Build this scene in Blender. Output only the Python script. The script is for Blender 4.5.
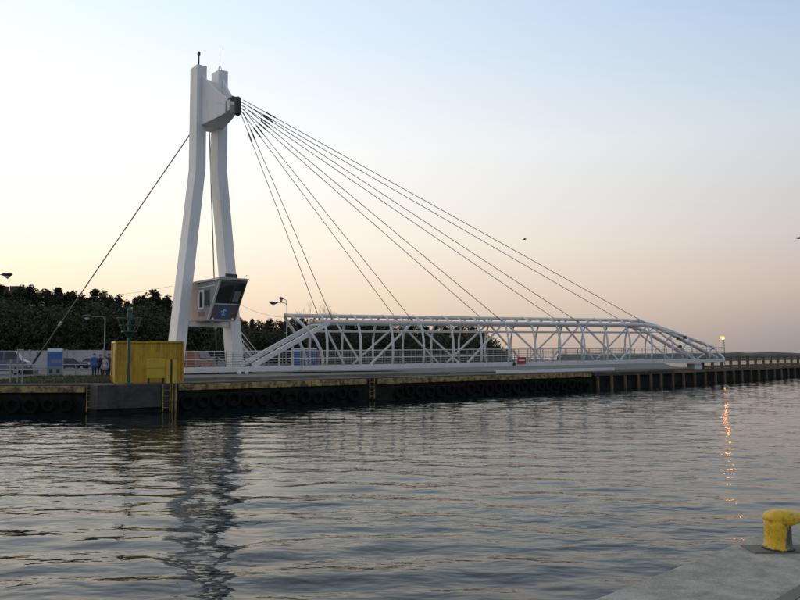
import bpy, bmesh, math, random
import numpy as np
from mathutils import Vector, Matrix
R = math.radians
sc = bpy.context.scene
col = sc.collection
for o in list(bpy.data.objects):
    bpy.data.objects.remove(o)
random.seed(7)
rng = np.random.default_rng(7)

# ------------------------------------------------------------------ camera
F, EZ = 780.0, 3.3
TH, RO = math.atan(55 / F), R(0.26)
cam_d = bpy.data.cameras.new('camera')
cam = bpy.data.objects.new('camera', cam_d)
col.objects.link(cam)
cam_d.sensor_width = 36.0
cam_d.lens = 36.0 * F / 800.0
cam_d.clip_start, cam_d.clip_end = 0.1, 20000
rt0, fw, up0 = Vector((1, 0, 0)), Vector((0, math.cos(TH), math.sin(TH))), Vector((0, -math.sin(TH), math.cos(TH)))
rt = rt0 * math.cos(RO) - up0 * math.sin(RO)
up = rt0 * math.sin(RO) + up0 * math.cos(RO)
M = Matrix((rt, up, -fw)).transposed().to_4x4()
M.translation = (0, 0, EZ)
cam.matrix_world = M
sc.camera = cam
sc.render.resolution_x, sc.render.resolution_y = 1024, 768

# ------------------------------------------------------------------ sky, sun, exposure
SUN_EL, SUN_AZ = 2.0, -50.0          # degrees; azimuth from the view axis (+Y), negative = left
world = bpy.data.worlds.new('World')
sc.world = world
world.use_nodes = True
wn, wl = world.node_tree.nodes, world.node_tree.links
bg = wn['Background']
sky = wn.new('ShaderNodeTexSky')
sky.sky_type = 'NISHITA'
sky.sun_disc = False
sky.sun_elevation = R(SUN_EL)
sky.sun_rotation = R(SUN_AZ)
sky.altitude = 0
sky.air_density = 1.0
sky.dust_density = 1.5
sky.ozone_density = 1.2
# twilight glow: elevation ramps towards and away from the set sun, added to the Nishita sky
def wnode(t, **kw):
    nd = wn.new(t)
    for k_, v_ in kw.items(): setattr(nd, k_, v_)
    return nd
def wmath(op, a_, b_=None):
    nd = wnode('ShaderNodeMath', operation=op)
    for i_, x_ in enumerate((a_, b_)):
        if x_ is None: continue
        if isinstance(x_, (int, float)): nd.inputs[i_].default_value = x_
        else: wl.new(x_, nd.inputs[i_])
    return nd.outputs[0]
wtc = wnode('ShaderNodeTexCoord')
sep = wnode('ShaderNodeSeparateXYZ')
wl.new(wtc.outputs['Generated'], sep.inputs[0])
elev = wmath('DIVIDE', wmath('ARCSINE', sep.outputs[2]), math.pi / 2)
hlen = wmath('MAXIMUM', wmath('SQRT', wmath('ADD', wmath('MULTIPLY', sep.outputs[0], sep.outputs[0]), wmath('MULTIPLY', sep.outputs[1], sep.outputs[1]))), 0.02)
cosd = wmath('DIVIDE', wmath('ADD', wmath('MULTIPLY', sep.outputs[0], math.sin(R(SUN_AZ))), wmath('MULTIPLY', sep.outputs[1], math.cos(R(SUN_AZ)))), hlen)
side = wnode('ShaderNodeMath', operation='SUBTRACT', use_clamp=True)
side.inputs[0].default_value = 1.0
wl.new(cosd, side.inputs[1])
def wramp(stops):
    rp = wnode('ShaderNodeValToRGB')
    cr = rp.color_ramp
    while len(cr.elements) < len(stops): cr.elements.new(0.5)
    for e_, (p_, c_) in zip(cr.elements, stops):
        e_.position = p_; e_.color = (*c_, 1)
    wl.new(elev, rp.inputs[0])
    return rp.outputs[0]
glow = wramp([(0.0, (.86, .60, .42)), (.02, (.95, .72, .51)), (.05, (1.05, .87, .65)), (.09, (1.14, 1.04, .87)), (.166, (1.12, 1.09, 1.05)), (.262, (.88, .98, 1.05)), (.5, (.50, .54, .60)), (1.0, (.30, .32, .36))])
away = wramp([(0.0, (.15, .18, .23)), (.02, (.24, .24, .28)), (.05, (.42, .35, .35)), (.09, (.47, .43, .44)), (.166, (.46, .55, .62)), (.262, (.29, .44, .67)), (.5, (.38, .41, .46)), (1.0, (.30, .32, .36))])
mixn = wnode('ShaderNodeMix', data_type='RGBA')
wl.new(side.outputs[0], mixn.inputs[0]); wl.new(glow, mixn.inputs[6]); wl.new(away, mixn.inputs[7])
bg2 = wnode('ShaderNodeBackground')
wl.new(mixn.outputs[2], bg2.inputs['Color'])
bg2.inputs['Strength'].default_value = 0.97
wl.new(sky.outputs[0], bg.inputs['Color'])
bg.inputs['Strength'].default_value = 0.012
addn = wnode('ShaderNodeAddShader')
wl.new(bg.outputs[0], addn.inputs[0]); wl.new(bg2.outputs[0], addn.inputs[1])
wl.new(addn.outputs[0], wn['World Output'].inputs['Surface'])
sun_d = bpy.data.lights.new('sun', 'SUN')
sun_d.energy = 0.3
sun_d.angle = R(10)
sun_d.color = (1.0, 0.78, 0.55)
sun = bpy.data.objects.new('sun', sun_d)
col.objects.link(sun)
sdir = Vector((math.sin(R(SUN_AZ)) * math.cos(R(SUN_EL)), math.cos(R(SUN_AZ)) * math.cos(R(SUN_EL)), math.sin(R(SUN_EL))))
sun.rotation_euler = sdir.to_track_quat('Z', 'Y').to_euler()
vs = sc.view_settings
vs.view_transform = 'Standard'
vs.look = 'None'
vs.gamma = 1.0
vs.exposure = 0.1
vs.use_curve_mapping = False

# ------------------------------------------------------------------ helpers
def ray(px, py):
    return rt * (px - 400) + up * (300 - py) + fw * F
def atz(px, py, z):
    d = ray(px, py)
    return Vector((0, 0, EZ)) + d * ((z - EZ) / d.z)
def aty(px, py, Y):
    d = ray(px, py)
    return Vector((0, 0, EZ)) + d * (Y / d.y)

def mat(name, c, rough=0.6, var=0.15, scale=2.0, metal=0.0, bump=0.0, bscale=25.0, streak=1.0, c2=None, cut=(0.52, 0.66), spec=0.5, coords='Object', rand=0.0):
    m = bpy.data.materials.new(name)
    m.use_nodes = True
    n, l = m.node_tree.nodes, m.node_tree.links
    b = n['Principled BSDF']
    b.inputs['Roughness'].default_value = rough
    b.inputs['Metallic'].default_value = metal
    b.inputs['Specular IOR Level'].default_value = spec
    tc = n.new('ShaderNodeTexCoord')
    mp = n.new('ShaderNodeMapping')
    mp.inputs['Scale'].default_value = (1, 1, streak)
    l.new(tc.outputs[coords], mp.inputs[0])
    nz = n.new('ShaderNodeTexNoise')
    nz.inputs['Scale'].default_value = scale
    nz.inputs['Detail'].default_value = 6
    nz.inputs['Roughness'].default_value = 0.62
    l.new(mp.outputs[0], nz.inputs['Vector'])
    rp = n.new('ShaderNodeValToRGB')
    e = rp.color_ramp.elements
    e[0].position, e[1].position = 0.3, 0.7
    e[0].color = [x * (1 - var) for x in c] + [1]
    e[1].color = [min(1, x * (1 + var)) for x in c] + [1]
    l.new(nz.outputs['Fac'], rp.inputs[0])
    out = rp.outputs[0]
    if c2 is not None:
        n2 = n.new('ShaderNodeTexNoise')
        n2.inputs['Scale'].default_value = scale * 1.7
        n2.inputs['Detail'].default_value = 8
        n2.inputs['Roughness'].default_value = 0.7
        l.new(mp.outputs[0], n2.inputs['Vector'])
        r2 = n.new('ShaderNodeValToRGB')
        r2.color_ramp.elements[0].position, r2.color_ramp.elements[1].position = cut
        l.new(n2.outputs['Fac'], r2.inputs[0])
        mx = n.new('ShaderNodeMix')
        mx.data_type = 'RGBA'
        l.new(r2.outputs[0], mx.inputs[0])
        l.new(out, mx.inputs[6])
        mx.inputs[7].default_value = (*c2, 1)
        out = mx.outputs[2]
    if rand:
        oi = n.new('ShaderNodeObjectInfo')
        hs = n.new('ShaderNodeHueSaturation')
        mr = n.new('ShaderNodeMapRange')
        mr.inputs[3].default_value, mr.inputs[4].default_value = 1 - rand, 1 + rand
        l.new(oi.outputs['Random'], mr.inputs[0])
        l.new(mr.outputs[0], hs.inputs['Value'])
        l.new(out, hs.inputs['Color'])
        out = hs.outputs[0]
    l.new(out, b.inputs['Base Color'])
    if bump:
        n3 = n.new('ShaderNodeTexNoise')
        n3.inputs['Scale'].default_value = bscale
        n3.inputs['Detail'].default_value = 5
        l.new(tc.outputs[coords], n3.inputs['Vector'])
        bp = n.new('ShaderNodeBump')
        bp.inputs['Strength'].default_value = bump
        bp.inputs['Distance'].default_value = 0.02
        l.new(n3.outputs['Fac'], bp.inputs['Height'])
        l.new(bp.outputs[0], b.inputs['Normal'])
    return m

def emat(name, c, s):
    m = bpy.data.materials.new(name)
    m.use_nodes = True
    n, l = m.node_tree.nodes, m.node_tree.links
    b = n['Principled BSDF']
    b.inputs['Base Color'].default_value = (*c, 1)
    b.inputs['Emission Color'].default_value = (*c, 1)
    b.inputs['Emission Strength'].default_value = s
    return m

MT = dict(
    pylon=mat('pylon_paint', (0.84, 0.825, 0.80), 0.55, 0.05, 0.9, streak=0.12, c2=(0.60, 0.56, 0.50), cut=(0.52, 0.80), bump=0.08),
    white=mat('white_steel', (0.70, 0.685, 0.66), 0.42, 0.06, 1.5, streak=0.4, c2=(0.45, 0.42, 0.37), cut=(0.56, 0.8)),
    grey=mat('galvanised_steel', (0.30, 0.295, 0.285), 0.45, 0.12, 4),
    cable=mat('cable_steel', (0.26, 0.25, 0.24), 0.5, 0.1, 5),
    dark=mat('dark_steel', (0.03, 0.03, 0.032), 0.5, 0.2, 5),
    cabin=mat('cabin_sheet', (0.19, 0.20, 0.22), 0.5, 0.06, 1.5),
    cabindk=mat('cabin_panel', (0.13, 0.13, 0.13), 0.5, 0.08, 2),
    frame=mat('cabin_frame', (0.60, 0.59, 0.56), 0.5, 0.08, 3),
    blue=mat('blue_paint', (0.03, 0.13, 0.36), 0.4, 0.12, 2, c2=(0.06, 0.2, 0.45), cut=(0.5, 0.7)),
    red=mat('red_paint', (0.42, 0.02, 0.025), 0.45, 0.1, 4),
    brown=mat('faded_red_board', (0.22, 0.10, 0.10), 0.6, 0.2, 9),
    plainwhite=mat('white_board', (0.72, 0.72, 0.72), 0.5, 0.06, 3),
    yellow=mat('container_paint', (0.50, 0.305, 0.014), 0.5, 0.18, 0.9, streak=0.5, c2=(0.20, 0.095, 0.02), cut=(0.50, 0.76)),
    yellow2=mat('yellow_locker_paint', (0.58, 0.40, 0.03), 0.5, 0.12, 2, c2=(0.25, 0.14, 0.03), cut=(0.6, 0.8)),
    beam=mat('fender_beam_paint', (0.40, 0.29, 0.10), 0.7, 0.2, 1.6, c2=(0.075, 0.055, 0.032), cut=(0.42, 0.60), bump=0.4),
    conc=mat('quay_concrete', (0.165, 0.15, 0.125), 0.85, 0.2, 0.9, c2=(0.11, 0.105, 0.09), cut=(0.5, 0.7), bump=0.4),
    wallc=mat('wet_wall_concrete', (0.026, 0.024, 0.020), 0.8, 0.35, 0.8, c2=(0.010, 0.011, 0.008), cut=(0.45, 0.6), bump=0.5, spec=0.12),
    blockc=mat('block_concrete', (0.062, 0.057, 0.048), 0.85, 0.3, 1.1, c2=(0.028, 0.026, 0.022), cut=(0.45, 0.66), bump=0.7),
    tyre=mat('tyre_rubber', (0.006, 0.006, 0.006), 0.75, 0.3, 5, bump=0.3, spec=0.12),
    chain=mat('rusty_chain', (0.12, 0.09, 0.06), 0.8, 0.3, 8),
    timber=mat('weathered_timber', (0.155, 0.108, 0.06), 0.85, 0.3, 3, streak=0.3, c2=(0.08, 0.06, 0.04), cut=(0.5, 0.7), bump=0.5, rand=0.25),
    timberd=mat('dark_timber', (0.075, 0.06, 0.04), 0.85, 0.3, 2.5, streak=0.3, c2=(0.03, 0.03, 0.022), cut=(0.45, 0.65), bump=0.5, rand=0.2),
    asphalt=mat('asphalt', (0.10, 0.10, 0.10), 0.9, 0.25, 0.4, c2=(0.15, 0.145, 0.13), cut=(0.5, 0.75), bump=0.3),
    green=mat('beacon_green', (0.015, 0.085, 0.06), 0.5, 0.15, 4, c2=(0.03, 0.10, 0.075), cut=(0.55, 0.75)),
    wallw=mat('boundary_wall_render', (0.44, 0.42, 0.42), 0.8, 0.12, 0.6, c2=(0.30, 0.28, 0.28), cut=(0.52, 0.72)),
    orange=mat('orange_paint', (0.30, 0.075, 0.022), 0.5, 0.12, 2),
    glass=mat('dark_glass', (0.012, 0.014, 0.016), 0.06, 0.1, 2, spec=0.6),
    bark=mat('pine_bark', (0.07, 0.045, 0.03), 0.9, 0.3, 3),
    twig=mat('bare_twigs', (0.10, 0.075, 0.06), 0.9, 0.2, 3),
    pine=mat('pine_needles', (0.040, 0.046, 0.026), 0.75, 0.35, 0.5, c2=(0.065, 0.058, 0.03), cut=(0.48, 0.7), rand=0.4, spec=0.2),
    scrub=mat('winter_scrub', (0.05, 0.042, 0.03), 0.85, 0.35, 0.4, rand=0.2, spec=0.2),
    grass=mat('grass_blades', (0.075, 0.08, 0.03), 0.85, 0.35, 0.8, spec=0.2),
    rock=mat('breakwater_stone', (0.10, 0.095, 0.09), 0.9, 0.3, 0.1),
    roofm=mat('dark_roof', (0.08, 0.06, 0.06), 0.8, 0.2, 1),
    bollard=mat('bollard_paint', (0.70, 0.44, 0.01), 0.42, 0.12, 9, c2=(0.33, 0.16, 0.015), cut=(0.50, 0.70), bump=0.5, bscale=40),
    bare=mat('bare_iron', (0.06, 0.055, 0.05), 0.6, 0.3, 14, c2=(0.25, 0.17, 0.02), cut=(0.56, 0.66), bump=0.4),
    lamp_off=mat('lamp_glass', (0.45, 0.45, 0.44), 0.3, 0.05, 3),
    sodium=emat('sodium_lamp', (1.0, 0.27, 0.025), 110.0),
    sodium_halo=emat('sodium_lamp_halo', (1.0, 0.36, 0.06), 1.6),  # weak emission that paints the lamp's orange halo
)

def tag(o, label=None, cat=None, group=None, kind=None):
    if label: o['label'] = label
    if cat: o['category'] = cat
    if group: o['group'] = group
    if kind: o['kind'] = kind
    return o

def wloc(o):
    v = Vector((0, 0, 0))
    while o is not None:
        v += o.location
        o = o.parent
    return v

def thing(name, label, cat, loc, group=None, rz=0):
    o = bpy.data.objects.new(name, None)
    o.empty_display_size = 0.2
    col.objects.link(o)
    o.location = loc
    o.rotation_euler = (0, 0, rz)
    return tag(o, label, cat, group)

class MB:
    def __init__(s):
        s.v, s.f, s.m = [], [], []
    def add(s, vs_, fs_, mi=0):
        k = len(s.v)
        s.v += [tuple(v) for v in vs_]
        s.f += [tuple(i + k for i in f) for f in fs_]
        s.m += [mi] * len(fs_)
        return s
    def frame(s, o, ax, ay, az, mi=0):
        # box centred at o with half-axis vectors
        o, ax, ay, az = map(Vector, (o, ax, ay, az))
        vs_ = [o + ax * i + ay * j + az * k for k in (-1, 1) for j in (-1, 1) for i in (-1, 1)]
        return s.add(vs_, [(0, 2, 3, 1), (4, 5, 7, 6), (0, 1, 5, 4), (2, 6, 7, 3), (0, 4, 6, 2), (1, 3, 7, 5)], mi)
    def box(s, a, b, mi=0):
        a, b = Vector(a), Vector(b)
        c, h = (a + b) / 2, (b - a) / 2
        return s.frame(c, (h.x, 0, 0), (0, h.y, 0), (0, 0, h.z), mi)
    def tube(s, pts, r, n=8, cap=True, mi=0):
        pts = [Vector(p) for p in pts]
        rs = r if isinstance(r, (list, tuple)) else [r] * len(pts)
        rings = []
        prev = None
        for i, p in enumerate(pts):
            t = (pts[min(i + 1, len(pts) - 1)] - pts[max(i - 1, 0)]).normalized()
            if prev is None:
                a = t.orthogonal().normalized()
            else:
                a = (prev - t * prev.dot(t))
                a = a.normalized() if a.length > 1e-6 else t.orthogonal().normalized()
            prev = a
            b = t.cross(a)
            rings.append([p + (a * math.cos(2 * math.pi * k / n) + b * math.sin(2 * math.pi * k / n)) * rs[i] for k in range(n)])
        vs_ = [v for rg in rings for v in rg]
        fs_ = []
        for i in range(len(pts) - 1):
            for k in range(n):
                k2 = (k + 1) % n
                fs_.append((i * n + k, i * n + k2, (i + 1) * n + k2, (i + 1) * n + k))
        if cap:
            fs_.append(tuple(range(n - 1, -1, -1)))
            fs_.append(tuple((len(pts) - 1) * n + k for k in range(n)))
        return s.add(vs_, fs_, mi)
    def bar(s, p, q_, w, h, upv=(0, 0, 1), mi=0):
        # rectangular bar from p to q_, w across, h along upv-ish
        p, q_ = Vector(p), Vector(q_)
        t = (q_ - p)
        a = t.cross(Vector(upv)).normalized()
        b = a.cross(t).normalized()
        return s.frame((p + q_) / 2, t / 2, a * (w / 2), b * (h / 2), mi)
    def lathe(s, prof, n=24, o=(0, 0, 0), mi=0):
        o = Vector(o)
        vs_ = [o + Vector((r * math.cos(2 * math.pi * k / n), r * math.sin(2 * math.pi * k / n), z)) for r, z in prof for k in range(n)]
        fs_ = []
        for i in range(len(prof) - 1):
            for k in range(n):
                k2 = (k + 1) % n
                fs_.append((i * n + k, i * n + k2, (i + 1) * n + k2, (i + 1) * n + k))
        fs_.append(tuple(range(n - 1, -1, -1)))
        fs_.append(tuple((len(prof) - 1) * n + k for k in range(n)))
        return s.add(vs_, fs_, mi)
    def mesh(s, name, mats, base=(0, 0, 0), smooth=False):
        me = bpy.data.meshes.new(name)
        b = Vector(base)
        me.from_pydata([tuple(Vector(v) - b) for v in s.v], [], s.f)
        for m in (mats if isinstance(mats, (list, tuple)) else [mats]):
            me.materials.append(m)
        if any(s.m):
            me.polygons.foreach_set('material_index', s.m)
        if smooth:
            me.shade_smooth()
        me.update()
        return me
    def build(s, name, mats, parent=None, base=None, smooth=False, bevel=0.0):
        if base is None:
            base = wloc(parent) if parent is not None else Vector((0, 0, 0))
        me = s.mesh(name, mats, base, smooth)
        o = bpy.data.objects.new(name, me)
        col.objects.link(o)
        if parent is not None:
            o.parent = parent
        else:
            o.location = base
        if bevel:
            bv = o.modifiers.new('bevel', 'BEVEL')
            bv.width = bevel
            bv.segments = 2
            bv.limit_method = 'ANGLE'
        return o

def put(name, me, parent=None, loc=(0, 0, 0), rot=(0, 0, 0), scale=(1, 1, 1)):
    o = bpy.data.objects.new(name, me)
    col.objects.link(o)
    if parent is not None: o.parent = parent
    o.location, o.rotation_euler, o.scale = loc, rot, scale
    return o

def copy_tree(o, parent=None):
    c = o.copy()
    col.objects.link(c)
    c.parent = parent
    for ch in list(o.children):
        copy_tree(ch, c)
    return c

# ------------------------------------------------------------------ layout
GZ = 1.7                                    # level of the far quay
Q = Vector((0.78242, 0.62275, 0))           # along the far quay, away to the right
C = Vector((0.62275, -0.78242, 0))          # from the far quay towards the canal
A0 = atz(200, 389.7, 1.32); A0.z = 0        # a point on the far quay edge
Q2 = Vector((0.703, 0.711, 0)); C2 = Vector((0.711, -0.703, 0))
TB = 45.0
B0 = A0 + Q * TB                            # where the quay bends away
TL = -5.7
K0 = A0 + Q * TL                            # left end of the straight quay
def edge(t):                                # point on the far quay edge
    return A0 + Q * t if t <= TB else B0 + Q2 * (t - TB)
def t_at(px):                               # t on the straight quay at picture column px
    d = ray(px, 370); d.z = 0
    # (A0 + Q t) x d = 0
    return -(A0.x * d.y - A0.y * d.x) / (Q.x * d.y - Q.y * d.x)
LE = Vector((K0.x - 0.2, K0.y + 0.75, 0))     # start of the left quay stretch
def Z(v, z): return Vector((v.x, v.y, z))

# ------------------------------------------------------------------ water
def grid_axis(fine, coarse_lo, coarse_hi):
    return np.concatenate([coarse_lo, fine, coarse_hi])
gx = grid_axis(np.arange(-45, 110, 0.25), np.array([-6000, -2500, -1000, -400, -200, -120, -80, -60, -52, -48]), np.array([112, 116, 124, 140, 170, 240, 400, 1000, 2500, 6000.]))
gy = grid_axis(np.concatenate([np.arange(3, 24, 0.14), np.arange(24, 130, 0.3)]), np.array([-400, -100, -30, -8, -2, 1.0]), np.array([131, 134, 142, 160, 200, 300, 600, 1500, 4000, 9000.]))
XX, YY = np.meshgrid(gx, gy)
H = np.zeros_like(XX)
for i in range(64):
    lam = 0.75 * (2.1 / 0.75) ** rng.random()
    th = R(90) + rng.normal(0, 0.78)
    k = 2 * math.pi / lam
    amp = 0.0062 * lam ** 0.9 / 3.4 * rng.uniform(0.6, 1.4)
    H += amp * np.sin(k * (XX * math.cos(th) + YY * math.sin(th)) + rng.uniform(0, 6.28))
gust = 0.8 + 0.35 * np.sin(XX * 0.11 + 1.0 + 0.6 * np.sin(YY * 0.07)) * np.sin(YY * 0.16 + 0.5 * np.sin(XX * 0.09))
H *= gust
msk = np.clip(np.minimum.reduce([(XX + 50) / 8, (112 - XX) / 8, (130 - YY) / 10, (YY - 1) / 3]), 0, 1)
H *= msk
nxg, nyg = len(gx), len(gy)
V = np.stack([XX.ravel(), YY.ravel(), H.ravel()], 1)
ii = np.arange(nxg * nyg).reshape(nyg, nxg)
FQ = np.stack([ii[:-1, :-1].ravel(), ii[:-1, 1:].ravel(), ii[1:, 1:].ravel(), ii[1:, :-1].ravel()], 1)
wm = bpy.data.meshes.new('water')
wm.vertices.add(len(V)); wm.vertices.foreach_set('co', V.ravel())
wm.loops.add(FQ.size); wm.loops.foreach_set('vertex_index', FQ.ravel())
wm.polygons.add(len(FQ)); wm.polygons.foreach_set('loop_start', np.arange(len(FQ)) * 4)
wm.polygons.foreach_set('use_smooth', np.ones(len(FQ), bool))
wm.update(calc_edges=True)
wmat = bpy.data.materials.new('harbour_water')
wmat.use_nodes = True
n, l = wmat.node_tree.nodes, wmat.node_tree.links
b = n['Principled BSDF']
b.inputs['Base Color'].default_value = (0.004, 0.011, 0.012, 1)
b.inputs['Roughness'].default_value = 0.04
b.inputs['IOR'].default_value = 1.333
b.inputs['Specular IOR Level'].default_value = 0.33
tc = n.new('ShaderNodeTexCoord')
mp = n.new('ShaderNodeMapping'); mp.inputs['Scale'].default_value = (0.62, 1.2, 1); mp.inputs['Rotation'].default_value = (0, 0, R(8))
l.new(tc.outputs['Object'], mp.inputs[0])
patch = n.new('ShaderNodeTexNoise'); patch.inputs['Scale'].default_value = 0.10; patch.inputs['Detail'].default_value = 3
l.new(mp.outputs[0], patch.inputs['Vector'])
pr = n.new('ShaderNodeMapRange'); pr.inputs[1].default_value = 0.38; pr.inputs[2].default_value = 0.64; pr.inputs[3].default_value = 0.35; pr.inputs[4].default_value = 1.0
l.new(patch.outputs['Fac'], pr.inputs[0])
prev = None
for s_, d_, st_ in ((2.1, 0.070, 0.75), (6.0, 0.012, 0.7)):
    nz = n.new('ShaderNodeTexNoise'); nz.inputs['Scale'].default_value = s_; nz.inputs['Detail'].default_value = 2; nz.inputs['Roughness'].default_value = 0.45
    l.new(mp.outputs[0], nz.inputs['Vector'])
    mu = n.new('ShaderNodeMath'); mu.operation = 'MULTIPLY'
    l.new(nz.outputs['Fac'], mu.inputs[0]); l.new(pr.outputs[0], mu.inputs[1])
    bp = n.new('ShaderNodeBump'); bp.inputs['Strength'].default_value = st_; bp.inputs['Distance'].default_value = d_
    l.new(mu.outputs[0], bp.inputs['Height'])
    if prev: l.new(prev.outputs[0], bp.inputs['Normal'])
    prev = bp
l.new(prev.outputs[0], b.inputs['Normal'])
wm.materials.append(wmat)
water = put('water', wm, loc=(0, 0, 0.18))
tag(water, 'rippled grey harbour channel and open sea beyond', kind='structure')

# ------------------------------------------------------------------ far quay ground and its wall
def poly_prism(name, pts, z0, z1, m, parent=None):
    bm = bmesh.new()
    vs_ = [bm.verts.new((p[0], p[1], z1)) for p in pts]
    f = bm.faces.new(vs_)
    if f.normal.z < 0: f.normal_flip()
    r = bmesh.ops.extrude_face_region(bm, geom=[f])
    for g in r['geom']:
        if isinstance(g, bmesh.types.BMVert): g.co.z = z0
    bmesh.ops.recalc_face_normals(bm, faces=bm.faces)
    me = bpy.data.meshes.new(name)
    bm.to_mesh(me); bm.free()
    me.materials.append(m)
    return put(name, me, parent)

e1 = B0 + Q2 * 230
land = [(-500, LE.y + 1.5), (LE.x, LE.y + 0.5), (K0.x - C.x * 0.5, K0.y - C.y * 0.5), tuple((edge(TB) - C * 0.5)[:2]), tuple((e1 - C2 * 0.5)[:2]), tuple((e1 - C2 * 7)[:2]),
        tuple((B0 + Q2 * 22 - C2 * 7)[:2]), (36, 104), (50, 150), (45, 240), (-60, 420), (-500, 500)]
ground = poly_prism('quay_ground', land, -3, GZ, MT['asphalt'])
tag(ground, 'grey paved ground of the far quay', kind='structure')

# wall of the straight stretch with tyres: a thing of its own
def wall_seg(name, p0, p1, out, z0, z1, th, m, parent):
    mb = MB()
    c_ = (p0 + p1) / 2 - out * (th / 2)
    mb.frame(Z(c_, (z0 + z1) / 2), (p1 - p0) / 2, out * (th / 2), (0, 0, (z1 - z0) / 2))
    return mb.build(name, m, parent, bevel=0.02)
BT0, BT1 = t_at(96), t_at(173)                # the projecting concrete block
TPILE = t_at(592)
qw = thing('quay_wall', 'dark concrete quay wall with faded yellow fender beam below the bridge', 'quay wall', Z(edge(20), 0))
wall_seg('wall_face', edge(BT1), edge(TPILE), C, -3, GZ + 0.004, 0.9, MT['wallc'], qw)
wall_seg('coping', edge(BT1) - C * 0.0, edge(TPILE) - C * 0.0, C, GZ + 0.006, GZ + 0.09, 0.7, MT['conc'], qw)
TLAD = t_at(371)
def beams(parent, a, b, out, n_):
    for i in range(n_):
        p, q_ = a + (b - a) * (i / n_), a + (b - a) * ((i + 1) / n_)
        d_ = (q_ - p).normalized() * 0.02
        mb = MB()
        mb.bar(Z(p + d_ + out * 0.10, 1.50), Z(q_ - d_ + out * 0.10, 1.50), 0.2, 0.36)
        mb.build('fender_beam', MT['beam'], parent, bevel=0.015)
beams(qw, edge(t_at(178)), edge(TLAD - 0.45), C, 3)
beams(qw, edge(TLAD + 0.45), edge(TPILE - 0.3), C, 5)

ql = thing('quay_wall', 'dark quay wall with yellow fender beam, left of the concrete block', 'quay wall', Z(LE + Vector((-10, 0, 0)), 0))
LW = Vector((-55, LE.y + 1.0, 0))
LD = (LW - LE).normalized(); LO = Vector((LD.y, -LD.x, 0))
if LO.y > 0: LO = -LO
LO = Vector((0, -1, 0)) if abs(LO.y) < 0.5 else LO
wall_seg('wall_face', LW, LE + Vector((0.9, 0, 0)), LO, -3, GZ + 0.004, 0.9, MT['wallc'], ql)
wall_seg('coping', LW, LE + Vector((0.5, 0, 0)), LO, GZ + 0.006, GZ + 0.09, 0.7, MT['conc'], ql)
pL = aty(86.5, 388, LE.y); pL.z = 0
beams(ql, LW, Vector((pL.x, LE.y, 0)), LO, 5)

blk = thing('concrete_block', 'grey weathered concrete block standing proud of the quay under green beacon', 'concrete block', Z((edge(BT0) + edge(BT1)) / 2, 0))
wall_seg('block_body', edge(BT0) + C * 0.35, edge(BT1) + C * 0.35, C, 0.45, GZ + 0.05, 2.2, MT['blockc'], blk)
wall_seg('block_foot', edge(BT0) + C * 0.15, edge(BT1) + C * 0.15, C, -3, 0.448, 1.6, MT['wallc'], blk)

# tyres
mb = MB()
n1, n2 = 22, 9
for i in range(n1):
    for j in range(n2):
        a, b_ = 2 * math.pi * i / n1, 2 * math.pi * j / n2
        rr = 0.345 + 0.13 * math.cos(b_) * (1.0 if math.cos(b_) > 0 else 0.9)
        mb.v.append((rr * math.cos(a), 0.13 * math.sin(b_), rr * math.sin(a)))
for i in range(n1):
    for j in range(n2):
        i2, j2 = (i + 1) % n1, (j + 1) % n2
        mb.f.append((i * n2 + j, i * n2 + j2, i2 * n2 + j2, i2 * n2 + j)); mb.m.append(0)
tyre_me = mb.mesh('tyre', MT['tyre'], smooth=True)
mb = MB(); mb.tube([(0, 0.03, 0.36), (0.02, 0.06, 0.62), (0, 0.1, 0.95)], 0.02, 5)
chain_me = mb.mesh('chain', MT['chain'])
def tyre(p, out, label, group):
    o = put('tyre_fender', tyre_me, None, Z(p + out * 0.16, 0.68 + random.uniform(-0.12, 0.10)), (random.uniform(-0.05, 0.05), random.uniform(0, 6.28), math.atan2(out.y, out.x) - math.pi / 2))
    s = random.uniform(0.84, 1.08)
    o.scale = (s, s, s)
    tag(o, label, 'tyre', group)
x = pL.x - 1.0
while x > -34:
    tyre(Vector((x, LE.y, 0)), LO, 'black tyre hung on the wall left of the concrete block', 'tyre fenders left of the block')
    x -= 0.99 + random.uniform(-0.03, 0.03)
t = t_at(187)
while t < TPILE - 0.5:
    if abs(t - TLAD) > 1.0 and abs(t - TLAD - 1.3) > 0.5:
        if t < TLAD:
            tyre(edge(t), C, 'black tyre hung on the quay wall between container and middle ladder', 'tyre fenders under the bridge')
        else:
            tyre(edge(t), C, 'black tyre hung on the quay wall right of the middle ladder', 'tyre fenders right of the ladder')
    t += 0.99 + random.uniform(-0.04, 0.04)

# ladders
def ladder(p, out, along, z0, z1, w, m, label):
    t_ = thing('quay_ladder', label, 'ladder', Z(p, z0))
    for s in (-1, 1):
        b_ = p + along * (s * w / 2) + out * 0.12
        MB().bar(Z(b_, z0), Z(b_, z1), 0.06, 0.06, upv=out).build('stile', m, t_)
    k = int((z1 - z0) / 0.32)
    for i in range(k):
        z = z0 + 0.2 + i * 0.32
        MB().tube([Z(p - along * w / 2 + out * 0.12, z), Z(p + along * w / 2 + out * 0.12, z)], 0.022, 6).build('rung', m, t_)
    return t_
pl = aty(92.0, 390, LE.y)
ladder(Vector((pl.x, LE.y - 0.02, 0)), LO, Vector((1, 0, 0)), 0.3, GZ, 0.42, MT['beam'], 'dull yellow steel ladder between the left tyres and the concrete block')
ladder(edge(t_at(163.5)) + C * 0.36, C, Q, 0.2, GZ, 0.42, MT['beam'], 'dull yellow steel ladder on the concrete block below the yellow locker')
ladder(edge(TLAD), C, Q, 0.3, GZ, 0.40, MT['beam'], 'rusty steel ladder in the gap of the fender beam under the truss')
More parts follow.
